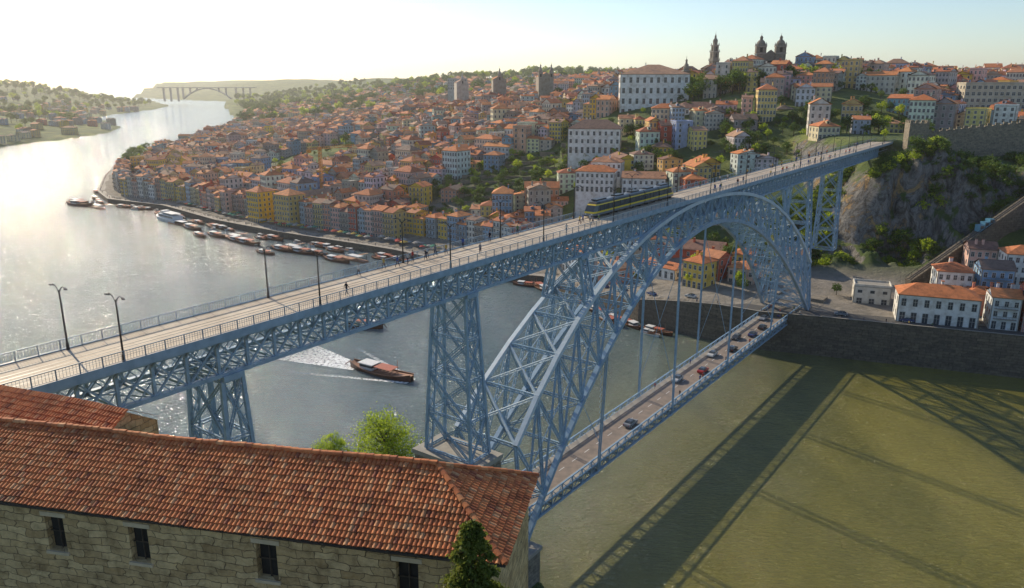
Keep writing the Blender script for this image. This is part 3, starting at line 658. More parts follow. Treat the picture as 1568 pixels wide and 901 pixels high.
    if dormer and roof in('gable','hip'):
        zz=Ht+rh*.45; mb.box((0,-y*.5,zz+.5),(1.8,2.0,1.6),0,0); mb.poly([(-.5,-y*.5-1.04,zz+.1),(.5,-y*.5-1.04,zz+.1),(.5,-y*.5-1.04,zz+1.1),(-.5,-y*.5-1.04,zz+1.1)],2)
        mb.poly([(-1.1,-y*.5-1.2,zz+1.3),(0,-y*.5-1.2,zz+1.9),(0,-y*.5+1.2,zz+1.9),(-1.1,-y*.5+1.2,zz+1.3)][::-1],1); mb.poly([(1.1,-y*.5-1.2,zz+1.3),(0,-y*.5-1.2,zz+1.9),(0,-y*.5+1.2,zz+1.9),(1.1,-y*.5+1.2,zz+1.3)],1)
    return mb.mesh(name,[M['wall'],M['roof'],M['glass'],M['frame'],M['trim'],M['black']])
small=[];big=[];tall=[]
for i in range(26):
    small.append(house('townhouse',random.uniform(6,12),random.uniform(8.5,14),random.choice((2,2,3,3,4,4,5)),random.uniform(2.8,3.3),random.choice(('gable','hip','gable','gablef','hip','gablef')),sp=random.uniform(1.9,2.6),dormer=random.random()<.35,balc=random.random()<.2))
small.append(house('townhouse',9,10,5,3,'flat')); small.append(house('townhouse',17,11,4,3.2,'hip',sp=2.4)); small.append(house('townhouse',20,10,3,3.3,'gable',sp=2.6))
for i in range(10):
    big.append(house('apartment_house',random.uniform(12,20),random.uniform(11,15),random.choice((3,3,4,4)),3.1,random.choice(('hip','gable','hip')),sp=2.6,dormer=random.random()<.3))
for i in range(10):
    tall.append(house('riverfront_house',random.uniform(6,8.5),11,random.choice((4,5,5,6)),3.0,random.choice(('gable','gable','hip','gablef')),sp=1.9,balc=i%2==0,dormer=i%3==0))
wc=[(.76,.74,.69),(.72,.69,.62),(.79,.77,.73),(.76,.73,.66),(.70,.50,.18),(.64,.30,.19),(.38,.35,.31),(.42,.52,.60),(.78,.52,.08),(.58,.53,.44),(.55,.12,.07),(.24,.38,.54),(.78,.68,.40),(.42,.37,.31),(.76,.50,.42),(.72,.40,.32),(.78,.60,.22)]
hero=[]
def HB(name,x_,y_,z_,rot,w,d,fl,fh,col,roof='hip',**kw):
    if z_ is None: z_=h1(x_,y_)
    hero.append((x_,y_,max(w,d)*.5)); return add(name,house(name,w,d,fl,fh,roof,base=16,**kw),(x_,y_,z_),rot,color=col)
Wh=(.8,.79,.76)
HB('episcopal_palace',98,556,66,-.10,46,38,4,6.9,Wh,'hip',rh=6.5,win=(1.7,3.4),sp=4.3)
HB('white_convent_building',50,472,48,-.18,31,17,3,4.6,Wh,'hip',rh=5,win=(1.2,2.2),sp=3.2)
HB('white_hillside_house',118,505,61,-.05,30,15,3,3.9,Wh,'hip',win=(1.2,2),sp=3)
HB('granite_hillside_house',146,508,61,-.05,26,15,3,4.2,(.58,.52,.4),'hip',win=(1.2,2),sp=3)
HB('white_terrace_house',44,404,34,-.25,20,12,3,3.3,Wh,'hip',sp=2.5)
HB('white_terrace_house',68,398,34,-.2,22,12,2,3.6,Wh,'gable',sp=2.5)
HB('white_terrace_house',52,420,40,-.3,16,11,2,3.6,Wh,'hip',sp=2.5)
HB('long_white_school',216,485,61,-.15,36,14,3,4.2,Wh,'hip',win=(1.2,2.2),sp=3)
HB('orange_house',84,440,44,-.2,11,11,3,3.2,(.78,.42,.05),'hip',sp=2.2)
HB('beige_apartment_block',283,462,66,-.2,42,15,6,3.6,(.55,.49,.38),'flat',win=(1.7,1.8),sp=2.9)
HB('small_yellow_house',164,478,60,-.1,10,11,4,3.2,(.76,.55,.15),'hip',sp=2.2)
HB('hillside_house',190,470,60,0,16,12,3,3.2,(.7,.66,.54),'hip',sp=2.3)
HB('white_quay_house',139,243,12.7,-.36,23.5,11,2,4.4,Wh,'hip',rh=3,win=(1.3,2.4),sp=3,granite=True)
HB('flat_roofed_garage',127.5,264,12.7,-.35,12,8,2,3.2,(.7,.67,.6),'flat',win=(1.4,1.0),sp=4)
HB('tiled_quay_house',157,237,12.9,-.36,8,10,3,3.3,(.7,.74,.76),'gable',balc=True,sp=2.1)
HB('red_quay_house',165,233.5,13,-.36,7.5,10,4,3.2,(.55,.13,.09),'gable',sp=2.1)
HB('ochre_quay_house',174,231,13.2,-.36,9,10,3,3.4,(.7,.66,.6),'hip',sp=2.1)
HB('blue_tiled_house',166,258,17,-.3,10,10,3,3.3,(.28,.45,.66),'gable',sp=2.2,balc=True)
HB('white_stair_house',154,262,15,-.3,11,10,3,3.4,Wh,'hip',sp=2.2)
HB('white_stair_house',177,262,21,-.3,11,10,3,3.4,Wh,'hip',sp=2.2)
HB('yellow_stair_house',189,258,21,-.3,9,10,3,3.2,(.75,.5,.16),'hip',sp=2.2)
HB('white_cliff_house',197,276,31,-.3,12,10,3,3.2,Wh,'hip',sp=2.2)
HB('pink_stair_house',170,274,24,-.3,9,9,2,3.2,(.7,.45,.38),'gable',sp=2.2)
HB('riverside_restaurant',158,250,13.5,-.36,10,8,2,3.3,(.65,.28,.2),'hip',sp=2.4)
HB('market_hall',78,326,13,-.5,28,13,2,3.4,(.62,.14,.07),'gable',sp=3)
HB('yellow_market_house',98,312,13.2,-.5,12,10,2,3.4,(.78,.55,.12),'hip',sp=2.3)
HB('white_square_house',112,300,13,-.45,12,9,3,3.3,Wh,'gable',sp=2.3)
HB('blue_square_house',56,350,13,-.7,12,10,4,3.1,(.30,.46,.64),'gable',sp=2.2)
HB('orange_square_house',42,358,12,-.7,13,10,4,3.1,(.78,.42,.12),'hip',sp=2.2)
HB('white_pavilion',62,306,12.7,-.9,18,8,1,3.6,Wh,'gable',sp=2.6)
HB('riverside_cafe',44,318,10.0,-1.0,14,8,1,3.6,(.7,.3,.2),'hip',sp=2.6)
HB('yellow_quay_house',72,288,12.7,-.85,9,9,3,3.2,(.78,.54,.12),'hip',sp=2.2)
HB('red_square_house',80,296,12.9,-.85,9,9,3,3.2,(.58,.15,.09),'gable',sp=2.2)
HB('pink_square_house',90,290,12.9,-.6,10,9,2,3.3,(.76,.5,.42),'hip',sp=2.2)
HB('white_customs_house',30,334,7.2,-1.0,14,9,3,3.3,Wh,'hip',sp=2.2)
HB('hillside_tenement',92,352,16,-.4,14,10,4,3.1,(.7,.66,.56),'hip',sp=2.2)
HB('hillside_tenement',108,345,18,-.3,13,10,4,3.1,(.62,.45,.3),'hip',sp=2.2)
HB('yellow_riverfront_house',-158,484,4,-.68,12,13,6,3.1,(.80,.48,.03),'hip',sp=1.9)
HB('yellow_riverfront_house',-136,470,4,-.62,14,13,6,3.1,(.66,.46,.14),'hip',sp=2.1)
# riverfront terrace: one contiguous row that follows the quay
fr_=[(-158,484),(-136,470)]
prow=dens(porto[8:18],1.0); k=0
while k<len(prow)-12:
    me_=random.choice(tall); wdt=me_.vertices[0].co.x*-2
    p0=Vector(prow[k]); p1=Vector(prow[min(len(prow)-1,k+max(4,int(wdt)))]); d_=(p1-p0).normalized(); nrm=Vector((d_.y,-d_.x)); mid=(p0+p1)/2
    off=24 if mid.x>-200 else 18
    if mid.x>-75: off=34
    off+=random.uniform(-.8,.8)
    c=mid+nrm*off; rot=math.atan2(-d_.y,-d_.x)
    k+=max(4,int(round(wdt)))
    if random.random()<.05: k+=4; continue
    s_=c.x*ST+c.y*CT-182.1; t_=-(c.x*CT-c.y*ST)-76.1
    if abs(t_)<12: continue
    if min(math.dist(c,q) for q in fr_[:2])<12: continue
    col=(.80,.46,.03) if len(fr_)%13==4 else random.choice(wc)
    add('riverfront_house',me_,(c.x,c.y,float(qh(c.x))+.1),rot,(1,1,random.uniform(.88,1.12)),color=col); fr_.append((c.x,c.y))
fr_=np.array(fr_)
base=math.atan2(-.64,.77)
e1=Vector((-.77,.64)); e2=Vector((.64,.77))
cand=[]
def city(a0,a1,b0,b1,da,db,kind):
    b_=b0; row=0
    while b_<b1:
        a=a0+random.uniform(0,da); col=0
        while a<a1:
            col+=1
            aa=a+random.uniform(-1.2,1.2); bb=b_+random.uniform(-2.6,2.6)
            wx=20*math.sin(aa*.013+bb*.006)+13*math.sin(bb*.021+1.3); wy=22*math.sin(aa*.014-bb*.01+.6)+8*math.sin(aa*.04)
            p=Vector((60,290))+e1*(aa+wx)+e2*(bb+wy)
            a+=da*random.uniform(.82,1.25)
            if col%9==0: a+=5
            cand.append((p.x,p.y,base+.5*math.sin(aa*.012+1)+.4*math.sin(bb*.015)+random.uniform(-.12,.12)+(math.pi/2 if random.random()<.2 else 0),kind))
        row+=1; b_+=db+(4.5 if row%3==0 else 0)
city(-700,1150,-60,560,9.6,14.2,0)
city(-900,1900,565,1500,15.5,22,1)
cx=np.array([c[0] for c in cand]); cy=np.array([c[1] for c in cand])
z_,dp_,dg_,cb_=H(cx,cy,True); zz2=H(cx-4,cy-5)
fd=np.full(cx.shape,1e9)
for fx,fy in fr_: fd=np.minimum(fd,np.hypot(cx-fx,cy-fy))
for i,(x_,y_,r_,kd) in enumerate(cand):
    if dp_[i]<28 or y_<60 or fd[i]<11.5: continue
    if -200<x_<-70 and dp_[i]<35: continue
    if -75<x_<20 and dp_[i]<44: continue
    th=math.degrees(math.atan2(x_,y_))
    if th<-40 or th>42: continue
    if x_>105 and cb_[i]<95 and y_<400: continue
    if x_>100 and y_<395: continue
    s_=x_*ST+y_*CT-182.1; t_=-(x_*CT-y_*ST)-76.1
    if abs(t_)<13 and s_<235: continue
    if ((x_-14)/72)**2+((y_-478)/46)**2<1 and random.random()<.86: continue
    if ((x_-85)/55)**2+((y_-520)/26)**2<1: continue
    if ((x_-150)/80)**2+((y_-435)/32)**2<1 and random.random()<.66: continue
    if any((x_-hx)**2+(y_-hy)**2<(hr+6)**2 for hx,hy,hr in hero): continue
    if y_>1500 and random.random()<.5: continue
    if noise.noise(Vector((x_*.008,y_*.008,3)))>.33 or random.random()<.03: continue
    z=min(z_[i],zz2[i])
    me_=random.choice(small if kd==0 else big+small[-3:])
    add('townhouse' if kd==0 else 'apartment_house',me_,(x_,y_,z),r_,(random.uniform(.88,1.1),random.uniform(.92,1.1),random.uniform(.75,1.25)),color=tuple(min(.78,c*random.uniform(.85,1.1)) for c in random.choice(wc)))
for i in range(520):
    x_=random.uniform(-1500,-640); y_=random.uniform(1140,2600); z,dp1,dg1,_=H(x_,y_,True)
    if dg1[0]<12 or dg1[0]>420 or random.random()<dg1[0]/380: continue
    add('riverside_lodge',random.choice(small),(x_,y_,float(z[0])),random.uniform(-.6,.2),(1.3,1.2,.9),color=tuple(c*.9 for c in random.choice(wc)))
# garden terraces with retaining walls on the central hillside
mb=MB()
for j in range(7):
    yy0=446+j*11
    for q in range(9):
        xa=-46+q*13+random.uniform(-1,1); z0_=h1(xa+6,yy0)
        mb.box((xa+6,yy0+2*math.sin(q*1.1+j),z0_-1.2),(12.4,.6,5.4),-.15+.1*math.sin(q+j),0)
mb.obj('terrace_retaining_walls',[M['rampart']])
# ------------------------------------------------------------------ landmarks
mb=MB()
for sx in (-1,1):
    cx_=sx*8; mb.box((cx_,0,-2),(8.2,8.2,48),0,0)
    for z in (10,16,21.6): mb.box((cx_,0,z),(9,9,.7),0,1)
    for q in range(4):
        a=q*math.pi/2; dx,dy=math.cos(a),math.sin(a)
        mb.box((cx_+dx*4.12,dy*4.12,18.8),(.1 if dx**2>.5 else 2.2,.1 if dy**2>.5 else 2.2,3.6),0,2)
        mb.lathe((cx_+(dx-dy)*3.8,(dy+dx)*3.8,22),[(.6,0),(.6,1.4),(.35,1.8),(0,3.4)],6,1)
    mb.lathe((cx_,0,22),[(3.9,0),(3.9,.6),(3.6,2.2),(2.6,4),(1.3,5),(1.2,6.6),(1.5,6.7),(.8,7.8),(.15,8.6),(.1,10.3)],12,0)
mb.box((0,1,-3),(8,7,38),0,0); mb.poly([(-4,-2.6,16),(4,-2.6,16),(0,-2.6,19)],0); mb.box((0,14,-6),(26,30,32),0,0); mb.box((0,-2.55,8),(4,.1,4),0,2)
add('cathedral',mb.mesh('cathedral',[M['stone'],M['trim'],M['dark']]),(192,600,95.5),-.15,.88)
mb=MB()
for w,z0_,z1_ in ((9,-30,12),(8.2,12,22),(7.2,22,31),(6,31,38)):
    mb.box((0,0,(z0_+z1_)/2),(w,w,z1_-z0_),0,0); mb.box((0,0,z1_),(w+1.3,w+1.3,.7),0,1)
    for q in range(4):
        a=q*math.pi/2; dx,dy=math.cos(a),math.sin(a); mb.box((dx*(w/2+.05),dy*(w/2+.05),z1_-4),(.1 if dx**2>.5 else 1.8,.1 if dy**2>.5 else 1.8,4.4),0,2)
        mb.lathe(((dx-dy)*(w/2),(dx+dy)*(w/2),z1_),[(.5,0),(.5,1.2),(0,3)],6,1)
mb.lathe((0,0,38),[(2.6,0),(2.6,4),(3,4.2),(2.3,6),(1.2,7.4),(1,9),(1.2,9.1),(.5,11),(.15,12),(.1,15)],10,0)
add('baroque_clock_tower',mb.mesh('bell_tower',[M['stone'],M['trim'],M['dark']]),(226,900,91),.3)
def church(nm,x_,y_,z,rot,tw,hh,col,two=True,dome=True):
    mb=MB(); mb.box((0,12,hh*.32-8),(tw*3.4,26,hh*.64+16),0,0)
    mb.poly([(-tw*1.7,-1.2,hh*.64),(tw*1.7,-1.2,hh*.64),(0,-1.2,hh*.64+4)],0)
    mb.poly([(-tw*1.8,-1,hh*.64),(0,-1,hh*.64+4.2),(0,25,hh*.64+4.2),(-tw*1.8,25,hh*.64)],3); mb.poly([(tw*1.8,-1,hh*.64),(0,-1,hh*.64+4.2),(0,25,hh*.64+4.2),(tw*1.8,25,hh*.64)],3)
    for sx in ((-1,1) if two else (0,)):
        X_=sx*tw*1.3
        mb.box((X_,0,hh*.5-8),(tw,tw,hh+16),0,0); mb.box((X_,0,hh),(tw+.8,tw+.8,.6),0,1); mb.box((X_,0,hh-5.5),(tw+.6,tw+.6,.5),0,1); mb.box((X_,-tw/2-.04,hh-2.8),(1.5,.1,3),0,2); mb.box((X_-tw/2-.04,0,hh-2.8),(.1,1.5,3),0,2)
        mb.lathe((X_,0,hh),[(tw*.46,0),(tw*.5,1.2),(tw*.46,2.6),(tw*.3,4.4),(.8,5.4),(.7,7),(1.0,7.1),(.15,8.6),(.1,10.5)],10,0 if dome else 3)
    add(nm,mb.mesh(nm,[M['wall'],M['trim'],M['dark'],M['roof']]),(x_,y_,z),rot,color=col)
church('twin_towered_church',36,850,88,.1,4.4,11,(.36,.31,.25))
church('parish_church',-14,905,86,.1,4.4,10,(.36,.32,.27),False)
church('hilltop_church',128,590,74,.1,4.5,23,(.32,.28,.22),False)
church('chapel',-62,1000,83,.2,4.4,9,(.5,.47,.42),False)
church('granite_church',112,980,86,.2,4.6,11,(.34,.3,.26))
HB('skyline_block',-75,1100,80,0,26,16,4,3.4,(.5,.52,.52),'flat',sp=3)
HB('skyline_block',265,640,84,0,16,14,4,3.4,(.5,.52,.52),'flat',sp=3)
mb=MB(); hh=38
for i in range(19):
    z=i*2
    for a,b_ in (((-.8,-.8),(.8,-.8)),((.8,-.8),(.8,.8)),((.8,.8),(-.8,.8)),((-.8,.8),(-.8,-.8))):
        mb.beam((*a,z),(*a,z+2),.32); mb.beam((*a,z),(*b_,z+2),.26)
for i in range(20):
    xx=-10+i*2; mb.beam((xx,-.6,hh),(xx+2,-.6,hh),.26); mb.beam((xx,.6,hh),(xx+2,.6,hh),.26); mb.beam((xx,0,hh+1.2),(xx+2,0,hh+1.2),.26); mb.beam((xx,-.6,hh),(xx+1,0,hh+1.2),.16); mb.beam((xx+1,0,hh+1.2),(xx+2,.6,hh),.16)
mb.box((-9,0,hh-1),(3,1.6,2),0,0); mb.box((0,.0,hh+.3),(1.8,1.8,2.4),0,0); mb.beam((0,0,hh),(0,0,hh+6),.3); mb.beam((0,0,hh+6),(22,0,hh+1.2),.1); mb.beam((0,0,hh+6),(-9,0,hh+1.2),.1)
add('tower_crane',mb.mesh('tower_crane',[M['orange']]),(-128,520,8),.9)
mb=MB(); pts=[(186,354),(204,352),(224,350),(250,347),(290,340),(340,330)]
L=dens(pts,3)
for i,(a,b_) in enumerate(zip(L[:-1],L[1:])):
    f=i/len(L); zt_=67+9*min(1,f*2.0); ang_=math.atan2(b_[1]-a[1],b_[0]-a[0]); c=((a[0]+b_[0])/2,(a[1]+b_[1])/2); l=math.dist(a,b_)
    mb.box((c[0],c[1],zt_/2+20),(l+.02,2.2,zt_-40),ang_,0); 
    mb.box((c[0],c[1]-.8,zt_+.55),(l*.55,.6,1.1),ang_,0)
mb.box((182,354,56),(8,8,30),-.2,0)
for i in range(4):
    for j in range(4):
        if i in(0,3) or j in(0,3): 
            dx,dy=-3.4+i*2.27,-3.4+j*2.27; mb.box((182+dx*math.cos(.2)+dy*math.sin(.2),354-dx*math.sin(.2)+dy*math.cos(.2),71.6),(1.1,1.1,1.2),-.2,0)
mb.obj('crenellated_city_wall',[M['rampart']])
mb=MB(); fa=Vector((146,275,18)); fb=Vector((215,297,58)); d=fb-fa; n=30
mb.beam(fa,fb,3.2,.8,0)
sd=Vector((d.y,-d.x,0)).normalized()
for i in range(n):
    p=fa+d*((i+.5)/n); mb.box((p.x,p.y,p.z-6.4),(d.length/n*.95,2.6,12),math.atan2(d.y,d.x),0)
for sg in (-1.4,1.4): mb.beam(fa+sd*sg+Vector((0,0,1.4)),fb+sd*sg+Vector((0,0,1.4)),.12,.12,1)
for sg in (-.6,.6): mb.beam(fa+sd*sg+Vector((0,0,.5)),fb+sd*sg+Vector((0,0,.5)),.1,.12,1)
for i in range(n+1):
    p=fa+d*(i/n); mb.beam(p+sd*1.4,p+sd*1.4+Vector((0,0,1.4)),.1,.1,1); mb.beam(p-sd*1.4,p-sd*1.4+Vector((0,0,1.4)),.1,.1,1)
mb.obj('funicular_track',[M['quay'],M['black']])
mb=MB()
for i in range(3):
    x0=i*2.2; z0_=i*1.0; mb.hexa([(x0,-1.1,z0_),(x0+2.1,-1.1,z0_),(x0+2.1,1.1,z0_),(x0,1.1,z0_),(x0,-1.1,z0_+2.6),(x0+2.1,-1.1,z0_+2.6),(x0+2.1,1.1,z0_+2.6),(x0,1.1,z0_+2.6)],0)
    for sg in (-1,1): mb.poly([(x0+.3,sg*1.12,z0_+1.1),(x0+1.8,sg*1.12,z0_+1.1),(x0+1.8,sg*1.12,z0_+2.2),(x0+.3,sg*1.12,z0_+2.2)],1)
p=fa+d*.4; add('funicular_car',mb.mesh('funicular_car',[M['paint'],M['glass']]),p+Vector((0,0,.7)),math.atan2(d.y,d.x),color=(.1,.28,.4))
mb=MB(); Yb=3500; cx_=-1340
mb.box((cx_,Yb,70),(430,20,3),0,0)
pr=None
for i in range(21):
    f=i/20*2-1; p=(cx_+f*105,Yb,22+44*(1-f*f))
    if pr: mb.beam(pr,p,18,3.5)
    pr=p
    if i%3==0: mb.box((p[0],Yb,(p[2]+69)/2),(2.4,16,max(.5,69-p[2])),0,0)
for q in (-190,-160,-128,128,160,190): mb.box((cx_+q,Yb,40),(3,16,58),0,0)
mb.obj('distant_concrete_bridge',[pmat('concrete',(.36,.36,.36),None,.05,.8)])
# ------------------------------------------------------------------ trees
def tree(name,seed,h,cr,ncl,nl,leaf,mat,conifer=False,ch=.62,fmin=.08,pw=.8):
    r=np.random.default_rng(seed); mb=MB(); rn=random.Random(seed)
    mb.cyl((0,0,-1),(0,0,h*.45),h*.032,h*.02,7,0); mb.cyl((0,0,h*.45),(h*.02,0,h*.85) if not conifer else (0,0,h*.985),h*.02 if not conifer else h*.012,h*.004 if not conifer else .02,6,0)
    cs=[]
    for i in range(ncl):
        if conifer:
            f=fmin+(1-fmin)*(i+.5)/ncl; z=h*f; rr=cr*(1-f)**pw*rn.uniform(.35,1.1)+.06; a=rn.uniform(0,6.28); c=(rr*math.cos(a)*.8,rr*math.sin(a)*.8,z); s_=max(.16,cr*.2*(1-f)**.6)
        else:
            while True:
                v=r.uniform(-1,1,3); l=np.linalg.norm(v)
                if .35<l<1: break
            z=h*(1-ch*.5)+v[2]*h*ch*.46; c=(v[0]*cr*(1-.25*max(0,v[2])),v[1]*cr*(1-.25*max(0,v[2])),z); s_=cr*rn.uniform(.2,.36)
        cs.append((c,s_)); 
        if i%2==0: mb.cyl((0,0,min(h*.8,c[2]*.75) if not conifer else c[2]+.2),c,h*.009 if not conifer else .03,h*.003 if not conifer else .01,4,0)
    for c,s_ in cs:
        k=nl; P_=np.array(c)+r.normal(0,1,(k,3))*s_*np.array([.55,.55,.4 if not conifer else .3])
        if conifer: P_[:,2]-=.5*np.hypot(P_[:,0]-c[0],P_[:,1]-c[1])
        U=r.normal(0,1,(k,3)); U/=np.linalg.norm(U,axis=1)[:,None]; V_=np.cross(U,r.normal(0,1,(k,3))); V_/=np.linalg.norm(V_,axis=1)[:,None]
        L_=leaf*r.uniform(.6,1.3,k)[:,None]
        a=P_-U*L_*.5; b_=P_+V_*L_*.3; c2=P_+U*L_*.5; d_=P_-V_*L_*.3
        n0=len(mb.v); arr=np.stack([a,b_,c2,d_],1).reshape(-1,3); mb.v+=arr.tolist()
        for i in range(k): mb.f.append((n0+4*i,n0+4*i+1,n0+4*i+2,n0+4*i+3)); mb.m.append(1); mb.t.append(.5)
    return mb.mesh(name,[M['bark'],mat])
T_=[tree('tree',i,9,3.6,30,26,.75,M['leaf']) for i in range(4)]+[tree('tree',9,9,3.4,30,26,.75,M['spring'])]
SH=[tree('shrub',30+i,3.2,2.4,16,24,.5,M['leaf'],ch=.95) for i in range(3)]+[tree('shrub',34,3.0,2.4,16,24,.5,M['spring'],ch=.95)]
add('spring_tree',tree('t',51,19,6.6,110,75,.45,M['spring'],ch=.72),(-27,150,2.5))
add('spring_tree',tree('t',52,14.5,3.6,55,60,.42,M['spring'],ch=.7),(-38.5,150,2.5))
add('spring_tree',tree('t',53,12,4.5,50,60,.42,M['spring'],ch=.8),(-96,165,2.5))
add('conifer_tree',tree('t',54,28.5,5.4,480,110,.17,M['needle'],True,fmin=.5,pw=.64),(-1.5,25.2,44))
def scat(n,xr,yr,lib,nm,fn,sc_=(.7,1.3),bury=.3,ray=False):
    xs=np.random.default_rng(n).uniform(*xr,n); ys=np.random.default_rng(n+1).uniform(*yr,n); z,dp1,dg1,cb1=H(xs,ys,True)
    for i in range(n):
        if max(dp1[i],dg1[i])<5 or not fn(xs[i],ys[i],dp1[i],dg1[i],cb1[i]): continue
        zz=gz(xs[i],ys[i],z[i]) if ray else z[i]
        add(nm,random.choice(lib),(xs[i],ys[i],zz-bury),random.uniform(0,6.28),random.uniform(*sc_))
scat(330,(-60,90),(430,528),T_+SH+SH,'hillside_tree',lambda x,y,dp,dg,cb:((x-14)/74)**2+((y-478)/48)**2<1,(.4,.9))
scat(190,(70,235),(398,480),T_+SH,'hillside_tree',lambda x,y,dp,dg,cb:((x-150)/82)**2+((y-435)/36)**2<1 ,(.5,1.1))
scat(90,(110,245),(518,580),T_,'hilltop_tree',lambda x,y,dp,dg,cb:True,(.9,1.7))
scat(46,(25,122),(268,345),T_,'plaza_tree',lambda x,y,dp,dg,cb:dp>14 and abs(-(x*CT-y*ST)-76.1)>7,(.5,.8))
def onc(x,y,dp,dg,cb):
    s_=x*ST+y*CT-182.1; t_=-(x*CT-y*ST)-76.1
    return -2<cb<57 and not(abs(t_)<6 and s_>140)
def keep_sh(x,y,dp,dg,cb):
    if not onc(x,y,dp,dg,cb): return False
    k=noise.noise(Vector((x*.06,y*.06,0)))
    if x<137: return True
    if x<182: return (cb>27) or (k>.16)
    return k>-.2
scat(2300,(112,182),(286,362),SH,'cliff_shrub',keep_sh,(.5,1.4),.5,True)
scat(2400,(182,335),(268,362),SH[:3],'cliff_shrub',keep_sh,(.5,1.4),.5,True)
scat(1500,(-900,1200),(500,1900),T_,'city_tree',lambda x,y,dp,dg,cb:dp>25 and -.95<x/y<.85 and noise.noise(Vector((x*.008,y*.008,3)))>.26,(.8,1.4))
scat(1500,(-2400,-600),(1150,3600),T_,'woodland_tree',lambda x,y,dp,dg,cb:(dg>70 or dp>40),(1.5,2.8))
scat(1300,(-1300,500),(1500,3200),T_,'woodland_tree',lambda x,y,dp,dg,cb:(dp>30),(1.6,3))
scat(61,(-480,-400),(800,1000),T_,'riverside_tree',lambda x,y,dp,dg,cb:4<dp<40,(1,1.6))
scat(420,(-300,330),(330,720),T_,'city_tree',lambda x,y,dp,dg,cb:dp>35 and cb>60,(.4,.9))
# ------------------------------------------------------------------ boats
def boat(name,L,bm,mats,rabelo=True):
    mb=MB(); n=14; rows=[]
    for i in range(n+1):
        f=i/n; w=bm/2*(math.sin(math.pi*min(1,max(0,f*.93+.04)))**.55); sh=1.1+1.5*abs(f-.5)**2.2*(4 if rabelo else 2)
        x=-L/2+L*f; rows.append([(x,-w,sh),(x,-w*.7,-.3),(x,w*.7,-.3),(x,w,sh)])
    for a,b_ in zip(rows[:-1],rows[1:]):
        for j in range(3): mb.poly([a[j],b_[j],b_[j+1],a[j+1]],0)
        mb.poly([(a[0][0],a[0][1]*.95,a[0][2]-.45),(b_[0][0],b_[0][1]*.95,b_[0][2]-.45),(b_[3][0],b_[3][1]*.95,b_[3][2]-.45),(a[3][0],a[3][1]*.95,a[3][2]-.45)],1)
        mb.beam(a[0],b_[0],.18,.14,1); mb.beam(a[3],b_[3],.18,.14,1)
    mb.box((-L*.2,0,1.9),(L*.2,bm*.6,1.9),0,2); mb.box((-L*.2,0,2.15),(L*.205,bm*.61,.7),0,3); mb.box((-L*.2,0,2.95),(L*.24,bm*.72,.14),0,2)
    for sg in (-1,1):
        for q in (0,.12,.24): mb.beam((q*L-L*.04,sg*bm*.33,.8),(q*L-L*.04,sg*bm*.33,2.7),.09,.09,1)
    mb.box((L*.08,0,2.75),(L*.27,bm*.7,.1),0,4)
    for i in range(5):
        mb.box((i*L*.06-L*.03,0,1.2),(.5,bm*.6,.12),0,1)
    if rabelo: mb.cyl((L*.27,0,.8),(L*.27,0,6),.12,.07,8,1); mb.beam((-L*.5,0,2.3),(-L*.62,0,.2),.25,.25,0)
    return mb.mesh(name,mats)
bm_=[M['wood'],M['decking'],M['white'],M['glass'],pmat('red_awning',(.45,.12,.07),None,2,.7)]
hd=math.atan2(-14,22)
add('tour_boat',boat('tour_boat',25,6,bm_),(-41,227,0),hd)
add('tour_boat',boat('tour_boat',14,4,bm_),(-55,275,0),math.pi-.2)
moor=boat('moored_boat',20,5,bm_)
skiff=boat('moored_boat',12,3.4,[M['white'],M['decking'],M['white'],M['glass'],M['canvas']],False)
for x_,y_,r_,k in ((-150,430,-.6,1),(-158,437,-.6,.9),(-112,405,-.5,1),(-104,402,-.6,.8),(-322,572,-.4,1.3),(-330,585,-.5,1.1),(-285,562,-.5,.8),(-270,553,-.6,.7),(-345,640,-.9,.9),(-176,452,-.7,.9),(-200,476,-.7,1),(-125,412,-.6,.9),(-132,404,-.6,.7),(-90,386,-.6,.9),(-186,452,-.8,.8)): add('moored_boat',moor,(x_,y_,0),r_,k)
rr=ribbon(qp,[-5,-9])
for i in range(len(rr)):
    xx=rr[i][0][0]
    if (-330<xx<-40 and random.random()<.6) or (5<xx<62 and random.random()<.55):
        for lane in ((0,1) if random.random()<.3 else (0,)):
            a=rr[i][lane]; b_=rr[min(i+1,len(rr)-1)][lane]; add('moored_boat',random.choice((skiff,moor)),(*a,0),math.atan2(b_[1]-a[1],b_[0]-a[0])+random.choice((0,math.pi))+random.uniform(-.1,.1),random.uniform(.5,.85),color=(.5,.5,.48))
for px,py in ((-160,455),(-118,425),(-78,398),(-300,570),(-210,500),(-40,378)):
    mb=MB(); mb.box((0,0,.35),(22,4,.7),0,0); mb.box((0,6,1.6),(1.6,9,.2),0,0)
    for q in (-9,9): mb.cyl((q,2.2,-2),(q,2.2,3.5),.2,.2,8,1)
    mb.box((3,0,2.6),(9,3.6,.12),0,2); 
    for q in (-1,7): 
        for sg in (-1.6,1.6): mb.beam((q,sg,.7),(q,sg,2.6),.1,.1,1)
    add('mooring_pontoon',mb.mesh('mooring_pontoon',[M['decking'],M['black'],M['white']]),(px-5,py-8,0),math.atan2(.64,-.77)+math.pi)
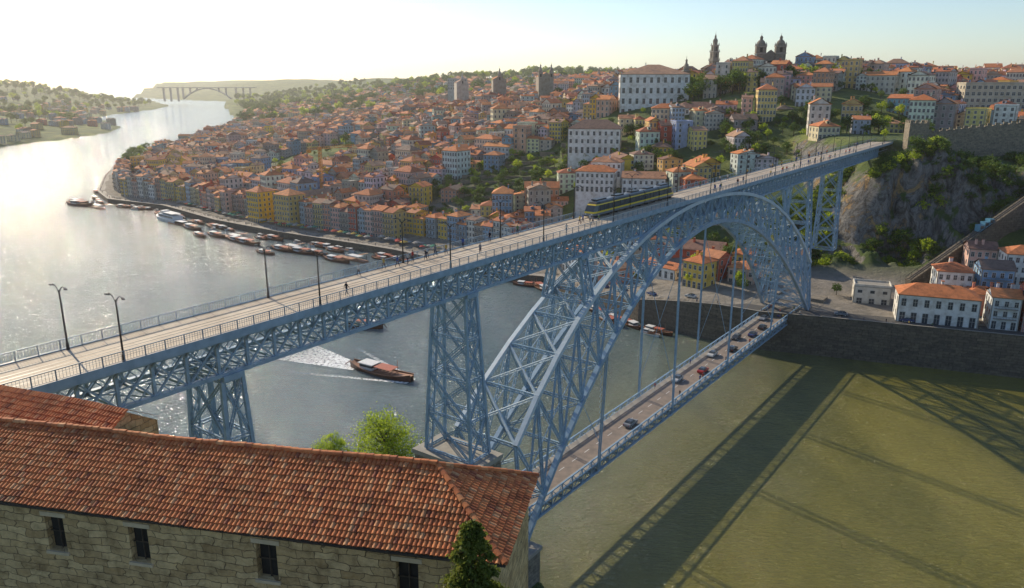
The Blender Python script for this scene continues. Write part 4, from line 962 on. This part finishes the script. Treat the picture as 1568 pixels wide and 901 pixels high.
def ship():
    mb=MB(); L,bm=34,8; n=12; rows=[]
    for i in range(n+1):
        f=i/n; w=bm/2*(1 if f<.7 else max(0,math.cos((f-.7)/.3*math.pi/2))**.7+.02); rows.append([(-L/2+L*f,-w,2+.8*f*f),(-L/2+L*f,-w*.85,-.4),(-L/2+L*f,w*.85,-.4),(-L/2+L*f,w,2+.8*f*f)])
    for a,b_ in zip(rows[:-1],rows[1:]):
        for j in range(3): mb.poly([a[j],b_[j],b_[j+1],a[j+1]],0)
        mb.poly([a[0],b_[0],b_[3],a[3]],0)
    mb.box((-3,0,3.4),(22,6.6,2.6),0,0); mb.box((-3,0,3.6),(21,6.64,1.1),0,1); mb.box((-4,0,5.9),(17,6,.15),0,0); mb.box((4.5,0,5.6),(4,4.5,2),0,0); mb.box((4.6,0,5.9),(4.04,4.54,.8),0,1)
    for i in range(7): 
        for sg in(-1,1): mb.beam((-12+i*2.4,sg*3,4.7),(-12+i*2.4,sg*3,5.9),.12,.12,0)
    return mb.mesh('river_cruise_boat',[M['white'],M['glass']])
add('river_cruise_boat',ship(),(-228,507,0),-.75+math.pi)
mb=MB(); hx=Vector((math.cos(hd),math.sin(hd))); hn=Vector((-hx.y,hx.x)); c0=Vector((-41,227))
n=24
for j in range(n):
    a=-10-j*1.6; b_=a-1.6; wa=2.5+j*.35; wb_=2.5+(j+1)*.35; tn=max(0,1.6-j/n*1.6)
    for u0,u1,k in ((-1,-.4,1),(-.4,.4,.9),(.4,1,1)):
        q=[c0+hx*a+hn*(u0*wa),c0+hx*a+hn*(u1*wa),c0+hx*b_+hn*(u1*wb_),c0+hx*b_+hn*(u0*wb_)]
        mb.poly([(p.x,p.y,.06) for p in q],0,tn*k)
for sg in (-1,1):
    for j in range(18):
        a=12-j*2.2; b_=a-2.2; oa=1.0+j*.75; ob=1.0+(j+1)*.75
        q=[c0+hx*a+hn*(sg*oa),c0+hx*a+hn*(sg*(oa+1.3)),c0+hx*b_+hn*(sg*(ob+1.4)),c0+hx*b_+hn*(sg*ob)]
        mb.poly([(p.x,p.y,.1) for p in q],0,max(0,1.2-j/15))
mb.obj('boat_wake',[M['foam']],tint=True)
mb=MB(); mb.cyl((0,0,0),(0,0,2.6),.04,.04,6,1); mb.lathe((0,0,2.2),[(1.9,0),(1.0,.4),(0,.75)],8,0)
par=mb.mesh('parasol',[M['canvas'],M['bark']])
qq=ribbon(qp,[1.8,7,11,14])
for i in range(0,len(qq)):
    x_,y_=qq[i][2]
    if -260<x_<-30 :
        for k in range(3):
            add('parasol',par,(qq[i][2+k%2][0]+random.uniform(-2,2),qq[i][2+k%2][1]+random.uniform(-2,2),float(qh(x_))+.12),0,random.uniform(.8,1.3),color=random.choice(((.42,.4,.36),(.5,.1,.08),(.42,.4,.36),(.35,.33,.3),(.1,.3,.2),(.55,.38,.1))))
    if x_>20 and random.random()<.3:
        p=qq[i][1]; j=min(i+1,len(qq)-1); q=qq[j][1]; add('car',car,(p[0],p[1],float(qh(p[0]))+.13),math.atan2(q[1]-p[1],q[0]-p[0]),color=random.choice(cc))
    if random.random()<.8:
        p=qq[i][0]; add('pedestrian',random.choice(PM),(p[0],p[1],float(qh(p[0]))+.26),random.uniform(0,6),1,color=random.choice(pc))
# ------------------------------------------------------------------ sky / light / camera
w=bpy.data.worlds.new('World'); sc.world=w; w.use_nodes=True; t=w.node_tree; bg=t.nodes['Background']
sky=t.nodes.new('ShaderNodeTexSky'); sky.sky_type='NISHITA'; sky.sun_disc=False
EL=math.radians(27.8); AZ=math.radians(-40)
sky.sun_elevation=EL; sky.sun_rotation=AZ; sky.air_density=1.0; sky.dust_density=.45; sky.ozone_density=3.0
t.links.new(sky.outputs[0],bg.inputs[0]); bg.inputs[1].default_value=.15
m=bpy.data.materials.new('river_haze'); m.use_nodes=True; t=m.node_tree; t.nodes.clear()
o=t.nodes.new('ShaderNodeOutputMaterial'); v=t.nodes.new('ShaderNodeVolumeScatter'); v.inputs['Density'].default_value=.00007; v.inputs['Anisotropy'].default_value=.5; v.inputs['Color'].default_value=(1,.96,.9,1); t.links.new(v.outputs[0],o.inputs['Volume'])
mb=MB(); mb.box((0,5000,80),(16000,14000,320)); mb.obj('atmospheric_haze',[m])
sd_=Vector((math.sin(AZ)*math.cos(EL),math.cos(AZ)*math.cos(EL),math.sin(EL)))
l=bpy.data.lights.new('sun','SUN'); l.energy=5.0; l.angle=math.radians(.5); l.color=(1,.85,.62)
o=bpy.data.objects.new('sun',l); o.rotation_euler=(-sd_).to_track_quat('-Z','Y').to_euler(); sc.collection.objects.link(o)
cam=bpy.data.cameras.new('camera'); co=bpy.data.objects.new('camera',cam); co.location=(0,0,88.1); co.rotation_euler=(math.radians(90-15.29),0,0)
cam.sensor_width=36; cam.lens=36*1180/1568; cam.clip_start=.5; cam.clip_end=20000; sc.collection.objects.link(co); sc.camera=co
sc.view_settings.view_transform='Standard'; sc.view_settings.look='None'; sc.view_settings.exposure=0
print('done',time.time()-T0,len(bpy.data.objects))
